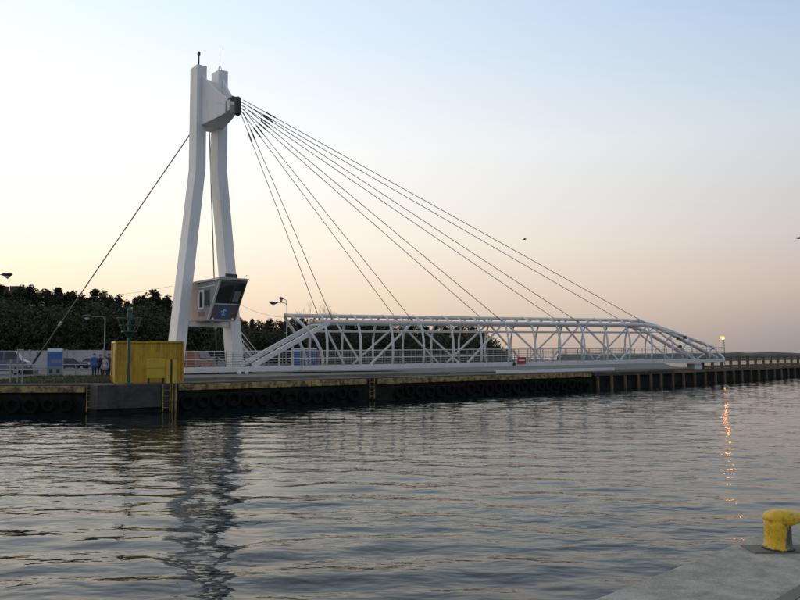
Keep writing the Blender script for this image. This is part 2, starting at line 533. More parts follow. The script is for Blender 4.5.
for px, lb in ((169.5, 'yellow mooring post below the locker, the left one of two'), (172.5, 'yellow mooring post below the locker, the right one of two')):
    p = edge(t_at(px)) + C * 0.5
    o = MB().tube([Z(p, -1.5), Z(p, GZ - 0.05), Z(p, GZ + 0.02)], [0.055, 0.055, 0.03], 8).build('mooring_post', MT['beam'], None, base=Z(p, -1.5), smooth=False)
    tag(o, lb, 'post', 'yellow posts by the block')

# piled timber stretch
pq = thing('piled_jetty', 'timber piled jetty front with brown wale running away to the right', 'jetty', Z(edge(TB), 0))
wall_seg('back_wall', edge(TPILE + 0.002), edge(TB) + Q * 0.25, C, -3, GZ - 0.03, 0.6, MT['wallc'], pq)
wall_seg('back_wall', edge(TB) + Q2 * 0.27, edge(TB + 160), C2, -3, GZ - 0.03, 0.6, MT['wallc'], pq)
mb = MB(); mb.tube([(0, 0, -2.5), (0, 0, 0.9), (0, 0, 1.32), (0, 0, 1.36)], [0.15, 0.145, 0.14, 0.10], 8)
pile_me = mb.mesh('pile', MT['timber'])
t, k = TPILE + 0.4, 0
while t < TB + 110:
    out = C if t <= TB else C2
    o = put('pile', pile_me, pq, Z(edge(t) + out * 0.3, random.uniform(-0.04, 0.06)) - pq.location, (random.uniform(-.02, .02), random.uniform(-.02, .02), random.uniform(0, 6)))
    t += (2.0 if t < TB else 2.5) + random.uniform(-0.1, 0.1)
t = TPILE
while t < TB + 110:
    t2 = t + 5.0
    if t < TB < t2: t2 = TB
    out = C if t < TB else C2
    mb = MB(); mb.bar(Z(edge(t + 0.02 + (0.002 if t == TB else 0)) + out * 0.13, 1.52), Z(edge(t2 - 0.02) + out * 0.13, 1.52), 0.24, 0.30)
    mb.build('wale', MT['timber'] if t > t_at(664) else MT['timberd'], pq, bevel=0.02)
    t = t2
# white kerb beams on the quay edge
for i, (xa, xb) in enumerate(((500, 554), (556, 617))):
    mb = MB(); mb.bar(Z(edge(t_at(xa)) - C * 0.35, GZ + 0.23), Z(edge(t_at(xb)) - C * 0.35, GZ + 0.23), 0.22, 0.26)
    o = mb.build('kerb_beam', MT['plainwhite'], None, base=Z(edge(t_at(xa)) - C * 0.35, GZ + 0.1), bevel=0.02)
    tag(o, ('white painted kerb beam on the quay edge below the red sign', 'white painted kerb beam on the quay edge, right of the other one')[i], 'kerb beam', 'white kerb beams')
# fence on the pier at the right
fn = thing('timber_fence', 'brown timber guard fence along the jetty beside the bridge tip', 'fence', Z(edge(TB + 14) - C2 * 0.6, GZ))
t = TB + 13.5
tlast = t
while t < TB + 90:
    p = edge(t) - C2 * 0.6
    MB().frame(Z(p, GZ + 0.62 + random.uniform(-.03, .03)), Q2 * 0.15, C2 * 0.12, (0, 0, 0.70)).build('fence_post', MT['timber'], fn)
    if t > tlast:
        for z, h in ((1.16, 0.16), (0.84, 0.16), (0.20, 0.26)):
            MB().bar(Z(edge(tlast) - C2 * 0.47, GZ + z), Z(edge(t - 0.02) - C2 * 0.47, GZ + z + random.uniform(-.02, .02)), 0.05, h).build('plank', MT['timber'], fn)
    tlast = t
    t += 2.5

# platform under the bridge, kerb
pt0, pt1 = t_at(201), t_at(470)
mb = MB()
c_ = (edge(pt0) + edge(pt1)) / 2 - C * 8.6
mb.frame(Z(c_, GZ + 0.13), Q * ((pt1 - pt0) / 2), C * 6.2, (0, 0, 0.125))
o = mb.build('bridge_platform', MT['conc'], bevel=0.03)
tag(o, 'raised concrete platform under the swing bridge', kind='structure')
PZ = GZ + 0.255

# ------------------------------------------------------------------ pylon
PV = Vector((-12.667, 60.0, 0))             # pivot axis of the bridge
KT = 5.3
T = PV - C * KT
py = thing('bridge_pylon', 'tall white two-legged bridge pylon with bracket holding the stay cables', 'pylon', Z(T, GZ))
def leg(s):
    mb = MB()
    prof = [(2.75, GZ - 0.3, 0.46, 0.80), (0.96, 18.7, 0.43, 0.74), (0.95, 27.3, 0.42, 0.72)]
    vs_ = []
    for w, z, hq, hc in prof:
        o = T + Q * (s * w)
        vs_ += [Z(o + Q * (a * hq) + C * (b_ * hc), z) for a, b_ in ((-1, -1), (1, -1), (1, 1), (-1, 1))]
    fs_ = [(3, 2, 1, 0), (8, 9, 10, 11)]
    for i in (0, 4):
        for k in range(4):
            k2 = (k + 1) % 4
            fs_.append((i + k, i + k2, i + 4 + k2, i + 4 + k))
    mb.add(vs_, fs_)
    return mb.build('leg', MT['pylon'], py, bevel=0.035)
leg(-1); leg(1)
MB().frame(Z(T, 5.86), Q * 1.98, C * 0.55, (0, 0, 0.19)).build('crossbeam', MT['pylon'], py, bevel=0.03)
# bracket: tapered block between the leg tops reaching out to the pivot
def loft(secs, m, name, parent, bevel=0.03):
    mb = MB(); vs_ = []
    for k, hw, zb, zt in secs:
        o = T + C * k
        vs_ += [Z(o - Q * hw, zb), Z(o + Q * hw, zb), Z(o + Q * hw, zt), Z(o - Q * hw, zt)]
    fs_ = [(0, 1, 2, 3)[::-1]]
    for i in range(len(secs) - 1):
        for k in range(4):
            k2 = (k + 1) % 4
            fs_.append((i * 4 + k, i * 4 + k2, i * 4 + 4 + k2, i * 4 + 4 + k))
    j = (len(secs) - 1) * 4
    fs_.append((j, j + 1, j + 2, j + 3))
    mb.add(vs_, fs_)
    return mb.build(name, m, parent, bevel=bevel)
loft([(-0.70, 0.53, 22.2, 26.5), (0.74, 0.53, 22.25, 26.1)], MT['pylon'], 'bracket_web', py)
br = loft([(0.745, 0.98, 22.25, 25.2), (2.8, 0.66, 22.38, 23.75), (4.3, 0.40, 22.55, 23.2)], MT['pylon'], 'bracket', py)
for s in (-1, 1):
    mb = MB(); vs_ = []
    for k, w, zb, zt in ((0.75, 0.91, 25.0, 26.45), (2.6, 0.63, 23.7, 24.8), (4.35, 0.36, 23.1, 23.6)):
        for dq_ in (-0.07, 0.07):
            for z in (zb, zt):
                vs_.append(Z(T + C * k + Q * (s * w + dq_), z))
    fs_ = [(0, 1, 3, 2), (8, 10, 11, 9)]
    for i in (0, 4):
        fs_ += [(i, i + 4, i + 5, i + 1), (i + 2, i + 3, i + 7, i + 6), (i + 1, i + 5, i + 7, i + 3), (i, i + 2, i + 6, i + 4)]
    mb.add(vs_, fs_).build('fin', MT['pylon'], br, bevel=0.015)
for s in (-1, 1):
    MB().frame(Z(T + C * 4.35 + Q * (s * 0.42), 23.0), C * 0.5, Q * 0.04, (0, 0, 0.42)).build('cheek_plate', MT['frame'], br)
    MB().frame(Z(T + C * 4.2 + Q * (s * 0.43), 23.0), C * 0.05, Q * 0.05, (0, 0, 0.45)).build('clamp', MT['dark'], br)
MB().frame(Z(T + C * 4.55, 23.62), C * 0.5, Q * 0.36, (0, 0, 0.04)).build('cap_plate', MT['cabindk'], br)
# lightning rod and aerial
lp = T - Q * 0.95
o = MB().tube([Z(lp, 27.28), Z(lp, 28.3), Z(lp, 28.32), Z(lp, 28.62), Z(lp, 28.7)], [0.07, 0.06, 0.13, 0.13, 0.04], 10).build('warning_light', MT['dark'], py)
rp_ = T + Q * 0.95
ae = MB().tube([Z(rp_, 27.6), Z(rp_, 29.6)], [0.035, 0.012], 6).build('aerial', MT['grey'], py)
for a in range(3):
    d_ = Vector((math.cos(a * 2.1), math.sin(a * 2.1), 0)) * 0.28
    MB().tube([Z(rp_ + d_, 27.28), Z(rp_, 27.95)], 0.02, 5).build('strut', MT['grey'], ae)
# backstays
for s in (-1, 1):
    anc = T - C * 17.5 + Q * (s * 9.3)
    top = Z(T - C * 0.7 + Q * (s * 0.35), 23.3)
    bs = MB().tube([top, Z(anc, GZ + 0.5)], 0.055, 8).build('backstay', MT['cable'], py, smooth=True)
    d_ = (Z(anc, GZ + 0.5) - top)
    MB().tube([top + d_ * 0.80, top + d_ * 0.815], 0.12, 8).build('clamp', MT['frame'], bs)
    MB().tube([top + d_ * 0.93, top + d_ * 0.985], 0.10, 8).build('socket', MT['dark'], bs)
    MB().frame(Z(anc, GZ + 0.25), (0.6, 0, 0), (0, 0.6, 0), (0, 0, 0.3)).build('anchor_block', MT['conc'], py, bevel=0.04)

# ------------------------------------------------------------------ control cabin
cb = thing('control_cabin', 'grey control cabin with slanted front window between the pylon legs', 'cabin', Z(T + C * 1.0, 6.06))
def cp(k, w, z): return Z(T + C * k + Q * w, z)
W = 1.17
def prism_kz(prof, w0, w1, m, name, parent, bevel=0.0):
    mb = MB(); nP = len(prof)
    vs_ = [cp(k, w0, z) for k, z in prof] + [cp(k, w1, z) for k, z in prof]
    fs_ = [tuple(range(nP)), tuple(range(2 * nP - 1, nP - 1, -1))]
    for i in range(nP):
        j = (i + 1) % nP
        fs_.append((i, i + nP, j + nP, j))
    return mb.add(vs_, fs_).build(name, m, parent, bevel=bevel)
prism_kz([(-0.9, 6.12), (2.75, 6.12), (4.85, 9.15), (-0.9, 9.15)], -W, W, MT['cabin'], 'wall', cb, 0.02)
prism_kz([(-1.05, 9.153), (4.95, 9.153), (5.05, 9.32), (-1.05, 9.32)], -W - 0.1, W + 0.1, MT['frame'], 'roof', cb, 0.02)
prism_kz([(-0.8, 6.06), (2.6, 6.06), (2.72, 6.118), (-0.8, 6.118)], -W + 0.05, W - 0.05, MT['cabindk'], 'floor_plate', cb)
# slanted front: direction along the slope
sl = (cp(4.85, 0, 9.15) - cp(2.75, 0, 6.12)); SL = sl.length; sl.normalize()
fnrm = Q.cross(sl).normalized()
if fnrm.dot(C) < 0: fnrm = -fnrm
F0 = cp(2.75, 0, 6.12)
def fpanel(w0, w1, s0, s1, d0, d1, m, name, parent):
    c_ = F0 + Q * ((w0 + w1) / 2) + sl * ((s0 + s1) / 2) + fnrm * ((d0 + d1) / 2)
    return MB().frame(c_, Q * ((w1 - w0) / 2), sl * ((s1 - s0) / 2), fnrm * ((d1 - d0) / 2)).build(name, m, parent)
ff = fpanel(-W - 0.02, -W + 0.14, 0, SL, 0.003, 0.10, MT['frame'], 'front_frame', cb)
fpanel(W - 0.08, W + 0.02, 0, SL, 0.003, 0.10, MT['cabindk'], 'front_frame', cb)
fpanel(-W + 0.145, W - 0.085, SL - 0.16, SL, 0.003, 0.09, MT['cabindk'], 'front_frame', cb)
fpanel(-W + 0.145, W - 0.085, 1.50, 1.58, 0.003, 0.09, MT['frame'], 'front_frame', cb)
fpanel(-W + 0.145, W - 0.085, 0.0, 0.10, 0.003, 0.09, MT['frame'], 'front_frame', cb)
fpanel(-W + 0.145, 0.25, 1.585, SL - 0.165, 0.003, 0.03, MT['glass'], 'window_pane', cb)
fpanel(0.29, W - 0.085, 1.585, SL - 0.165, 0.003, 0.03, MT['glass'], 'window_pane', cb)
fpanel(0.252, 0.288, 1.585, SL - 0.165, 0.003, 0.05, MT['cabindk'], 'mullion', cb)
fpanel(0.42, 0.95, 1.75, 2.75, 0.032, 0.04, MT['cabin'], 'sun_blind', cb)
fpanel(-W + 0.145, W - 0.085, 0.105, 1.495, 0.003, 0.03, MT['cabindk'], 'lower_panel', cb)
sg = fpanel(-0.42, 0.42, 0.38, 1.22, 0.032, 0.045, MT['blue'], 'blue_sign', cb)
# white figure on the blue sign: a hand-drawn stroke group
for a0, b0, a1, b1, w_ in ((-0.02, 0.62, 0.02, 1.05, 0.09), (-0.22, 0.80, 0.02, 1.05, 0.07), (0.02, 1.05, 0.2, 0.9, 0.07), (-0.12, 0.55, 0.16, 0.55, 0.07), (0.02, 0.75, 0.18, 0.68, 0.06)):
    p_, q_ = F0 + Q * a0 + sl * b0 + fnrm * 0.05, F0 + Q * a1 + sl * b1 + fnrm * 0.05
    MB().bar(p_, q_, w_, 0.006, upv=fnrm).build('sign_mark', MT['plainwhite'], sg)
# side window, faded board, details on the left wall (normal -Q)
def spanel(k0, k1, z0, z1, d0, d1, m, name, parent):
    c_ = cp((k0 + k1) / 2, -W - (d0 + d1) / 2, (z0 + z1) / 2)
    return MB().frame(c_, C * ((k1 - k0) / 2), Q * ((d1 - d0) / 2), (0, 0, (z1 - z0) / 2)).build(name, m, parent)
sw = spanel(1.25, 2.15, 7.0, 8.55, 0.003, 0.05, MT['plainwhite'], 'side_window', cb)
spanel(1.42, 1.98, 7.15, 8.4, 0.052, 0.06, MT['glass'], 'pane', sw)
s2 = spanel(2.32, 3.2, 7.15, 8.55, 0.003, 0.03, MT['cabindk'], 'side_window', cb)
spanel(2.42, 3.1, 7.25, 8.45, 0.032, 0.04, MT['glass'], 'pane', s2)
spanel(1.1, 2.2, 6.45, 6.85, 0.003, 0.02, MT['brown'], 'notice_board', cb)
spanel(-0.85, 4.2, 8.72, 8.8, 0.003, 0.03, MT['frame'], 'trim', cb)
# roof fittings
MB().frame(cp(4.3, 0.1, 9.55), Q * 0.5, C * 0.06, (0, 0, 0.15)).build('roof_sign', MT['dark'], cb)
MB().frame(cp(4.3, 0.1, 9.36), Q * 0.05, C * 0.04, (0, 0, 0.04)).build('sign_foot', MT['dark'], cb)
MB().tube([cp(4.7, 1.05, 9.3), cp(4.7, 1.05, 9.55), cp(4.75, 1.25, 9.62)], 0.03, 6).build('roof_lamp', MT['plainwhite'], cb)
MB().tube([cp(-0.5, -1.1, 9.3), cp(-0.5, -1.1, 9.6)], 0.08, 8).build('roof_vent', MT['dark'], cb)
for w in (-0.55, 0.1):
    MB().tube([cp(2.3, w, 6.06), cp(2.3, w, 5.93), cp(2.3, w, 5.90)], [0.14, 0.14, 0.08], 10).build('floodlight', MT['lamp_off'], cb)
for w in (-0.8, 0.9):
    MB().tube([cp(2.9, w, 6.22), cp(2.98, w, 6.22)], 0.09, 10).build('signal_lamp', MT['plainwhite'], cb)

# ------------------------------------------------------------------ stair beside the right leg
st = thing('steel_stair', 'white steel stair running down from the right pylon leg', 'stair', Z(T + Q * 3.0 - C * 0.2, GZ))
s0, s1 = T + Q * 2.9 - C * 0.3, T + Q * 5.4 - C * 0.3
for s in (-1, 1):
    off = C * (s * 0.42)
    MB().bar(Z(s0 + off, 4.55), Z(s1 + off, GZ + 0.12), 0.06, 0.2).build('stringer', MT['white'], st)
    MB().tube([Z(s0 + off, 5.55), Z(s1 + off, GZ + 1.1)], 0.04, 6).build('handrail', MT['white'], st)
    for f in (0.05, 0.35, 0.65, 0.95):
        p = s0 + (s1 - s0) * f + off
        zb = 4.55 + (GZ + 0.12 - 4.55) * f
        MB().tube([Z(p, zb), Z(p, zb + 1.0)], 0.03, 6).build('post', MT['white'], st)
for i in range(11):
    f = (i + 0.5) / 11
    p = s0 + (s1 - s0) * f
    MB().frame(Z(p, 4.55 + (GZ + 0.12 - 4.55) * f + 0.05), Q * 0.12, C * 0.38, (0, 0, 0.02)).build('tread', MT['grey'], st)

# ------------------------------------------------------------------ swing bridge
DB = Vector((0.88067, 0.47374, 0)); NB = Vector((0.47374, -0.88067, 0))
def B(u, v, z): return Vector((PV.x, PV.y, 0)) + DB * u + NB * v + Vector((0, 0, z + max(0, u) * 0.0068))
sb = thing('swing_bridge', 'white tubular swing footbridge with arched hoops parked along the quay', 'bridge', Z(PV, PZ))
DT, DBt = 2.42, 2.06
U0, U1 = -4.2, 53.2
for s in (-1, 1):
    MB().bar(B(U0, s * 1.82, (DT + DBt) / 2), B(U1 - 0.6, s * 1.82, (DT + DBt) / 2), 0.16, DT - DBt).build('deck_beam', MT['white'], sb, bevel=0.02)
dk = MB().bar(B(U0 + 0.02, 0, DT - 0.10), B(U1 - 0.65, 0, DT - 0.10), 3.46, 0.12).build('deck', MT['grey'], sb)
u = U0 + 0.6
while u < U1 - 1:
    MB().bar(B(u, -1.72, DBt + 0.12), B(u, 1.72, DBt + 0.12), 0.12, 0.18).build('cross_member', MT['grey'], sb)
    u += 2.93
MB().bar(B(U0, -1.9, DT - 0.18), B(U0, 1.9, DT - 0.18), 0.08, 0.36).build('end_plate', MT['white'], sb)
HU = [6.85 + 2.93 * i for i in range(13)]
half = [(1.74, DT), (1.84, 3.0), (1.88, 3.7), (1.83, 4.5), (1.62, 5.25), (1.28, 5.90), (0.72, 6.38), (0.0, 6.56)]
def hoop_pts(u, zs=1.0, lean=0.0):
    pts = []
    for v, z in half:
        zz = DT + (z - DT) * zs
        pts.append((v, zz))
    full = [(v, z) for v, z in pts] + [(-v, z) for v, z in pts[-2::-1]]
    return [B(u + lean * ((z - DT) / (6.56 - DT)) ** 1.9, v, z) for v, z in full]
for u in HU:
    MB().tube(hoop_pts(u), 0.095, 8).build('hoop', MT['white'], sb, smooth=True)
MB().tube(hoop_pts(6.55, 1.0, -2.5), 0.12, 8).build('end_hoop', MT['white'], sb, smooth=True)
for u, zs in ((44.9, 0.825), (47.7, 0.645), (50.4, 0.465)):
    MB().tube(hoop_pts(u, zs), 0.085, 8).build('hoop', MT['white'], sb, smooth=True)
# crown tube and side chords
crown = [B(4.15, 0, 6.44), B(40.5, 0, 6.44), B(42.0, 0, 6.36), B(43.6, 0, 6.12), B(45.6, 0, 5.66), B(U1, 0, 3.55)]
MB().tube(crown, 0.16, 10).build('crown_tube', MT['white'], sb, smooth=True)
for s in (-1, 1):
    MB().tube([B(6.5, s * 1.27, 5.93), B(41.6, s * 1.27, 5.93), B(43.2, s * 1.3, 5.72), B(44.8, s * 1.36, 5.2), B(51.6, s * 1.7, DT + 0.05)], 0.19, 10).build('side_chord', MT['white'], sb, smooth=True)
    MB().bar(B(7.2, s * 1.40, 5.86), B(0.9, s * 1.62, DT + 0.1), 0.30, 0.36).build('end_beam', MT['white'], sb, bevel=0.02)
    MB().tube([B(6.0, s * 1.55, 5.2), B(45.6, s * 1.55, 5.2)], 0.05, 6).build('upper_rail', MT['white'], sb)
    MB().tube([B(U1, 0, 3.55), B(U1 - 0.5, s * 1.75, DT)], 0.09, 8).build('end_post', MT['white'], sb)
    # portal posts under the end beam
    MB().tube([B(4.1, s * 1.55, DT), B(4.1, s * 1.50, 4.2)], 0.08, 8).build('portal_post', MT['white'], sb)
MB().tube([B(6.6, -1.4, 5.7), B(6.6, 1.4, 5.7)], 0.08, 8).build('portal_bar', MT['white'], sb)
AN = [7.6, 15.0, 24.4, 33.4, 42.2]
for s in (-1, 1):
    for i, a in enumerate(AN):
        for d_ in ((-4.3, 4.2) if i else (2.3,)):
            if i == 4 and d_ > 0: d_ = 6.0
            MB().bar(B(a + math.copysign(0.3, d_), s * 1.33, 5.8), B(a + d_, s * 1.72, DT + 0.06), 0.11, 0.15).build('diagonal', MT['white'], sb)
    for z, r in ((3.02, 0.035), (3.60, 0.038)):
        MB().tube([B(U0 + 0.1, s * 1.66, z), B(U1 - 0.6, s * 1.66, z)], r, 6).build('handrail', MT['white'], sb)
    for z in (2.62, 2.82, 3.20, 3.40):
        MB().tube([B(U0 + 0.1, s * 1.66, z), B(U1 - 0.6, s * 1.66, z)], 0.015, 5).build('rail_wire', MT['grey'], sb)
    u = U0 + 0.1
    while u < U1 - 0.6:
        MB().bar(B(u, s * 1.66, DT), B(u, s * 1.66, 3.58), 0.04, 0.05, upv=(1, 0, 0)).build('rail_post', MT['grey'], sb)
        u += 1.465
# baluster panels on the far side of the truss
for i in range(12):
    ua, ub = HU[i], HU[i + 1]
    mb = MB()
    k = 0
    while ua + 0.12 + k * 0.14 < ub - 0.1:
        uu = ua + 0.12 + k * 0.14
        mb.bar(B(uu, -1.66, DT), B(uu, -1.66, 3.58), 0.02, 0.02, upv=(1, 0, 0)); k += 1
    mb.build('baluster_panel', MT['grey'], sb)
# cross ties between the chords
for i in range(12):
    u = HU[i] + 1.46
    MB().tube([B(u, -1.27, 5.93), B(u, -0.7, 6.28), B(u, 0, 6.44), B(u, 0.7, 6.28), B(u, 1.27, 5.93)], 0.05, 6).build('tie', MT['white'], sb, smooth=True)
# sign, signals, wheels, rest
sg = MB().frame(B(25.7, 2.02, 2.60), DB * 0.46, NB * 0.025, (0, 0, 0.30)).build('no_entry_sign', MT['red'], sb)
MB().frame(B(25.7, 2.055, 2.60), DB * 0.33, NB * 0.008, (0, 0, 0.06)).build('white_bar', MT['plainwhite'], sg)
MB().frame(B(24.9, 2.0, 2.3), DB * 0.12, NB * 0.06, (0, 0, 0.15)).build('signal_box', MT['dark'], sb)
for u, v, z in ((45.6, 1.95, 4.55), (45.9, 1.95, 3.7), (46.6, 1.95, 4.65)):
    MB().tube([B(u, v, z - 0.16), B(u, v, z - 0.15), B(u, v, z + 0.15), B(u, v, z + 0.16)], [0.08, 0.17, 0.17, 0.08], 10).build('signal_lamp', MT['dark'], sb)
for du in (-0.25, 0.30):
    MB().tube([B(du, 1.93, DBt - 0.02), B(du, 1.99, DBt - 0.02), B(du, 2.02, DBt - 0.02)], [0.15, 0.15, 0.08], 12).build('wheel', MT['plainwhite'], sb)
MB().lathe([(1.35, PZ + 0.002), (1.35, PZ + 0.07), (1.2, DBt - 0.01)], 32, o=Z(PV, 0)).build('turntable', MT['grey'], sb)
rest = MB().frame(Z(B(49.0, 1.0, 0), 1.98), DB * 0.6, NB * 0.5, (0, 0, 0.28)).build('bridge_rest', MT['plainwhite'], None, base=Z(B(49.0, 1.0, 0), GZ), bevel=0.02)
tag(rest, 'small white rest block under the tip of the bridge', 'rest block')
# rotating head and stay cables
hd = MB().lathe([(0.14, 22.1), (0.25, 22.2), (0.27, 22.6), (0.27, 23.2), (0.22, 23.5), (0.10, 23.6)], 20, o=Z(PV, 0)).build('rotating_head', MT['dark'], sb, smooth=False)
for w in (-0.15, 0.15):
    pass
for i, a in enumerate(AN):
    for s in (-1, 1):
        st_ = B(0.35, s * 0.28, 22.35 + 0.24 * i)
        en = B(a, s * 1.27, 5.97)
        cbl = MB().tube([st_, en], 0.030, 6).build('stay_cable', MT['cable'], sb, smooth=True)
        d_ = (en - st_); L_ = d_.length; d_.normalize()
        MB().tube([st_ + d_ * (1.5 + 0.12 * i), st_ + d_ * (2.35 + 0.12 * i)], 0.058, 8).build('socket', MT['dark'], cbl)
        MB().tube([en - d_ * 0.7, en], 0.075, 8).build('anchor_socket', MT['grey'], cbl)

# ------------------------------------------------------------------ yellow container, locker, beacon
ct = thing('yellow_container', 'long yellow corrugated steel container on the quay beside the pylon', 'container', Z(edge(t_at(140)) - C * 1.9, GZ))
CL_ = Vector((0.905, 0.425, 0)); CN_ = Vector((0.425, -0.905, 0))
ca = aty(115.5, 370, 46.0); ca.z = 0
dr = ray(183, 370)
cbx = ca + CL_ * (-(ca.x * dr.y - ca.y * dr.x) / (CL_.x * dr.y - CL_.y * dr.x))
LEN = (cbx - ca).length; CH = 2.50; CD = 2.4
def corr(p0, along, out, length, z0, z1, m, name, parent):
    pts = []; s_ = 0.0; per = 0.28; k = 0
    while s_ < length - 0.02:
        for f, d_ in ((0, 0), (0.10, 0), (0.14, -0.036), (0.24, -0.036)):
            if s_ + f < length: pts.append((s_ + f, d_))
        s_ += per
    pts.append((length, 0))
    vs_ = []
    for s_, d_ in pts:
        vs_ += [Z(p0 + along * s_ + out * d_, z0), Z(p0 + along * s_ + out * d_, z1)]
    fs_ = [(2 * i, 2 * i + 2, 2 * i + 3, 2 * i + 1) for i in range(len(pts) - 1)]
    return MB().add(vs_, fs_).build(name, m, parent)
zc0, zc1 = GZ + 0.12, GZ + CH - 0.1
corr(ca - CN_ * 0.03, CL_, CN_, LEN, zc0, zc1, MT['yellow'], 'side_wall', ct)
corr(ca - CN_ * CD + CL_ * 0.03, CN_, -CL_, CD, zc0, zc1, MT['yellow'], 'end_wall', ct)
corr(cbx - CL_ * 0.03, -CN_, CL_, CD, zc0, zc1, MT['yellow'], 'end_wall', ct)
corr(cbx - CN_ * (CD - 0.03), -CL_, -CN_, LEN, zc0, zc1, MT['yellow'], 'side_wall', ct)
MB().frame(Z((ca + cbx) / 2 - CN_ * CD / 2, zc1 + 0.02), CL_ * (LEN / 2 - 0.05), CN_ * (CD / 2 - 0.05), (0, 0, 0.03)).build('roof', MT['yellow'], ct)
for a in (ca, cbx):
    for b_ in (0, CD):
        MB().frame(Z(a - CN_ * b_, GZ + CH / 2), CL_ * 0.05, CN_ * 0.05, (0, 0, CH / 2)).build('corner_post', MT['yellow'], ct)
for z in (GZ + 0.07, GZ + CH - 0.05):
    for b_ in (0, CD):
        MB().bar(Z(ca - CN_ * b_ + CL_ * 0.052, z), Z(cbx - CN_ * b_ - CL_ * 0.052, z), 0.08, 0.11).build('rail', MT['yellow'], ct)
    for a in (ca, cbx):
        MB().bar(Z(a - CN_ * 0.052, z), Z(a - CN_ * (CD - 0.052), z), 0.08, 0.11).build('rail', MT['yellow'], ct)

lk = thing('yellow_locker', 'smaller plain yellow steel locker with open door in front of the container', 'locker', Z(edge(t_at(160)) - C * 0.5, GZ))
l0, l1 = edge(t_at(150)) - C * 0.35, edge(t_at(166)) - C * 0.10
la = (l1 - l0).normalized(); ln = Vector((la.y, -la.x, 0))
LLk = (l1 - l0).length
cL = (l0 + l1) / 2 - ln * 0.25
MB().frame(Z(cL, GZ + 1.18), la * (LLk / 2), ln * 0.24, (0, 0, 0.26)).build('upper_panel', MT['yellow2'], lk, bevel=0.02)
MB().frame(Z(cL, GZ + 0.62), la * (LLk / 2 - 0.01), ln * 0.225, (0, 0, 0.275)).build('lower_panel', MT['yellow2'], lk, bevel=0.02)
for s in (-1, 1):
    MB().frame(Z(cL + la * (s * (LLk / 2 - 0.08)), GZ + 0.17), la * 0.05, ln * 0.18, (0, 0, 0.17)).build('foot', MT['dark'], lk)
for px0, px1 in ((166.5, 170.3), (172.6, 176.5)):
    a_, b_ = edge(t_at(px0)) - C * 0.02, edge(t_at(px1)) - C * 0.02
    MB().frame(Z((a_ + b_) / 2, GZ + 0.72), (b_ - a_) / 2, C * 0.03, (0, 0, 0.68)).build('door', MT['yellow2'], lk, bevel=0.008)
MB().frame(Z(edge(t_at(171.4)) - C * 0.10, GZ + 0.72), Q * 0.07, C * 0.04, (0, 0, 0.70)).build('door_gap_shade', MT['dark'], lk)  # dark bar stands in for the shade in the gap between the doors

bc = thing('green_beacon', 'green harbour beacon mast with railed basket and lantern on the block', 'beacon', Z(edge(t_at(129.5)) - C * 0.15, GZ + 0.05))
bp_ = edge(t_at(129.5)) - C * 0.15
def bpz(z): return Z(bp_, z)
MB().lathe([(0.26, GZ + 0.05), (0.26, GZ + 0.12), (0.10, GZ + 0.16), (0.085, GZ + 0.5), (0.08, 4.35), (0.13, 4.42)], 16, o=Z(bp_, 0)).build('mast', MT['green'], bc, smooth=False)
MB().lathe([(0.16, 4.42), (0.30, 4.62), (0.33, 4.64)], 16, o=Z(bp_, 0)).build('bracket_cone', MT['green'], bc)
MB().lathe([(0.42, 4.645), (0.42, 4.70)], 20, o=Z(bp_, 0)).build('basket_floor', MT['green'], bc)
for k in range(10):
    a = 2 * math.pi * k / 10
    d_ = Vector((math.cos(a), math.sin(a), 0))
    MB().tube([Z(bp_ + d_ * 0.40, 4.69), Z(bp_ + d_ * 0.66, 5.42)], 0.022, 5).build('basket_bar', MT['green'], bc)
for r_, z in ((0.52, 5.02), (0.66, 5.42)):
    pts = [Z(bp_ + Vector((math.cos(2 * math.pi * k / 20), math.sin(2 * math.pi * k / 20), 0)) * r_, z) for k in range(21)]
    MB().tube(pts, 0.028, 6, cap=False).build('basket_ring', MT['green'], bc)
ln_ = MB().lathe([(0.08, 4.70), (0.08, 5.3), (0.14, 5.33), (0.14, 5.78), (0.16, 5.8), (0.16, 5.86), (0.05, 6.02), (0.02, 6.12)], 14, o=Z(bp_, 0)).build('lantern', MT['green'], bc)

# ------------------------------------------------------------------ street lamps
def lamp_post(label, base, H_, arms, lit=False, r=0.07, group='street lamps on the far quay'):
    t_ = thing('street_lamp', label, 'street lamp', base, group)
    MB().tube([base, base + Vector((0, 0, H_ * 0.5)), base + Vector((0, 0, H_))], [r, r * 0.8, r * 0.55], 8).build('pole', MT['grey'], t_, smooth=True)
    for ax_, rise in arms:
        ax_ = Vector(ax_)
        top = base + Vector((0, 0, H_ - 0.03))
        end = top + ax_ + Vector((0, 0, rise))
        MB().tube([top - Vector((0, 0, 0.25)), top + ax_ * 0.2 + Vector((0, 0, rise * 0.8)), end], r * 0.45, 6).build('arm', MT['grey'], t_, smooth=True)
        d_ = ax_.normalized()
        hd_ = MB().tube([end - d_ * 0.05, end + d_ * 0.15, end + d_ * 0.55, end + d_ * 0.75], [0.05, 0.12, 0.15, 0.06], 8).build('lamp_head', MT['dark'] if not lit else MT['grey'], t_, smooth=True)
        MB().tube([end + d_ * 0.2 - Vector((0, 0, 0.10)), end + d_ * 0.4 - Vector((0, 0, 0.19)), end + d_ * 0.6 - Vector((0, 0, 0.10))], [0.06, 0.14, 0.05], 8).build('lamp_bowl', MT['lamp_off'], hd_, smooth=True)
    return t_
p = aty(104, 370, 66); p.z = GZ
lamp_post('single-arm grey street lamp behind the people, left of the container', p, 4.95, [((-1.1, -0.1, 0), 0.05)])
p = aty(286.5, 372, 76); p.z = GZ
lamp_post('double-headed street lamp beside the first hoop of the bridge', p, 6.75, [((-0.9, -0.3, 0), 0.0), ((-0.25, -1.0, 0), 0.35)])
p = aty(-9, 380, 56); p.z = GZ
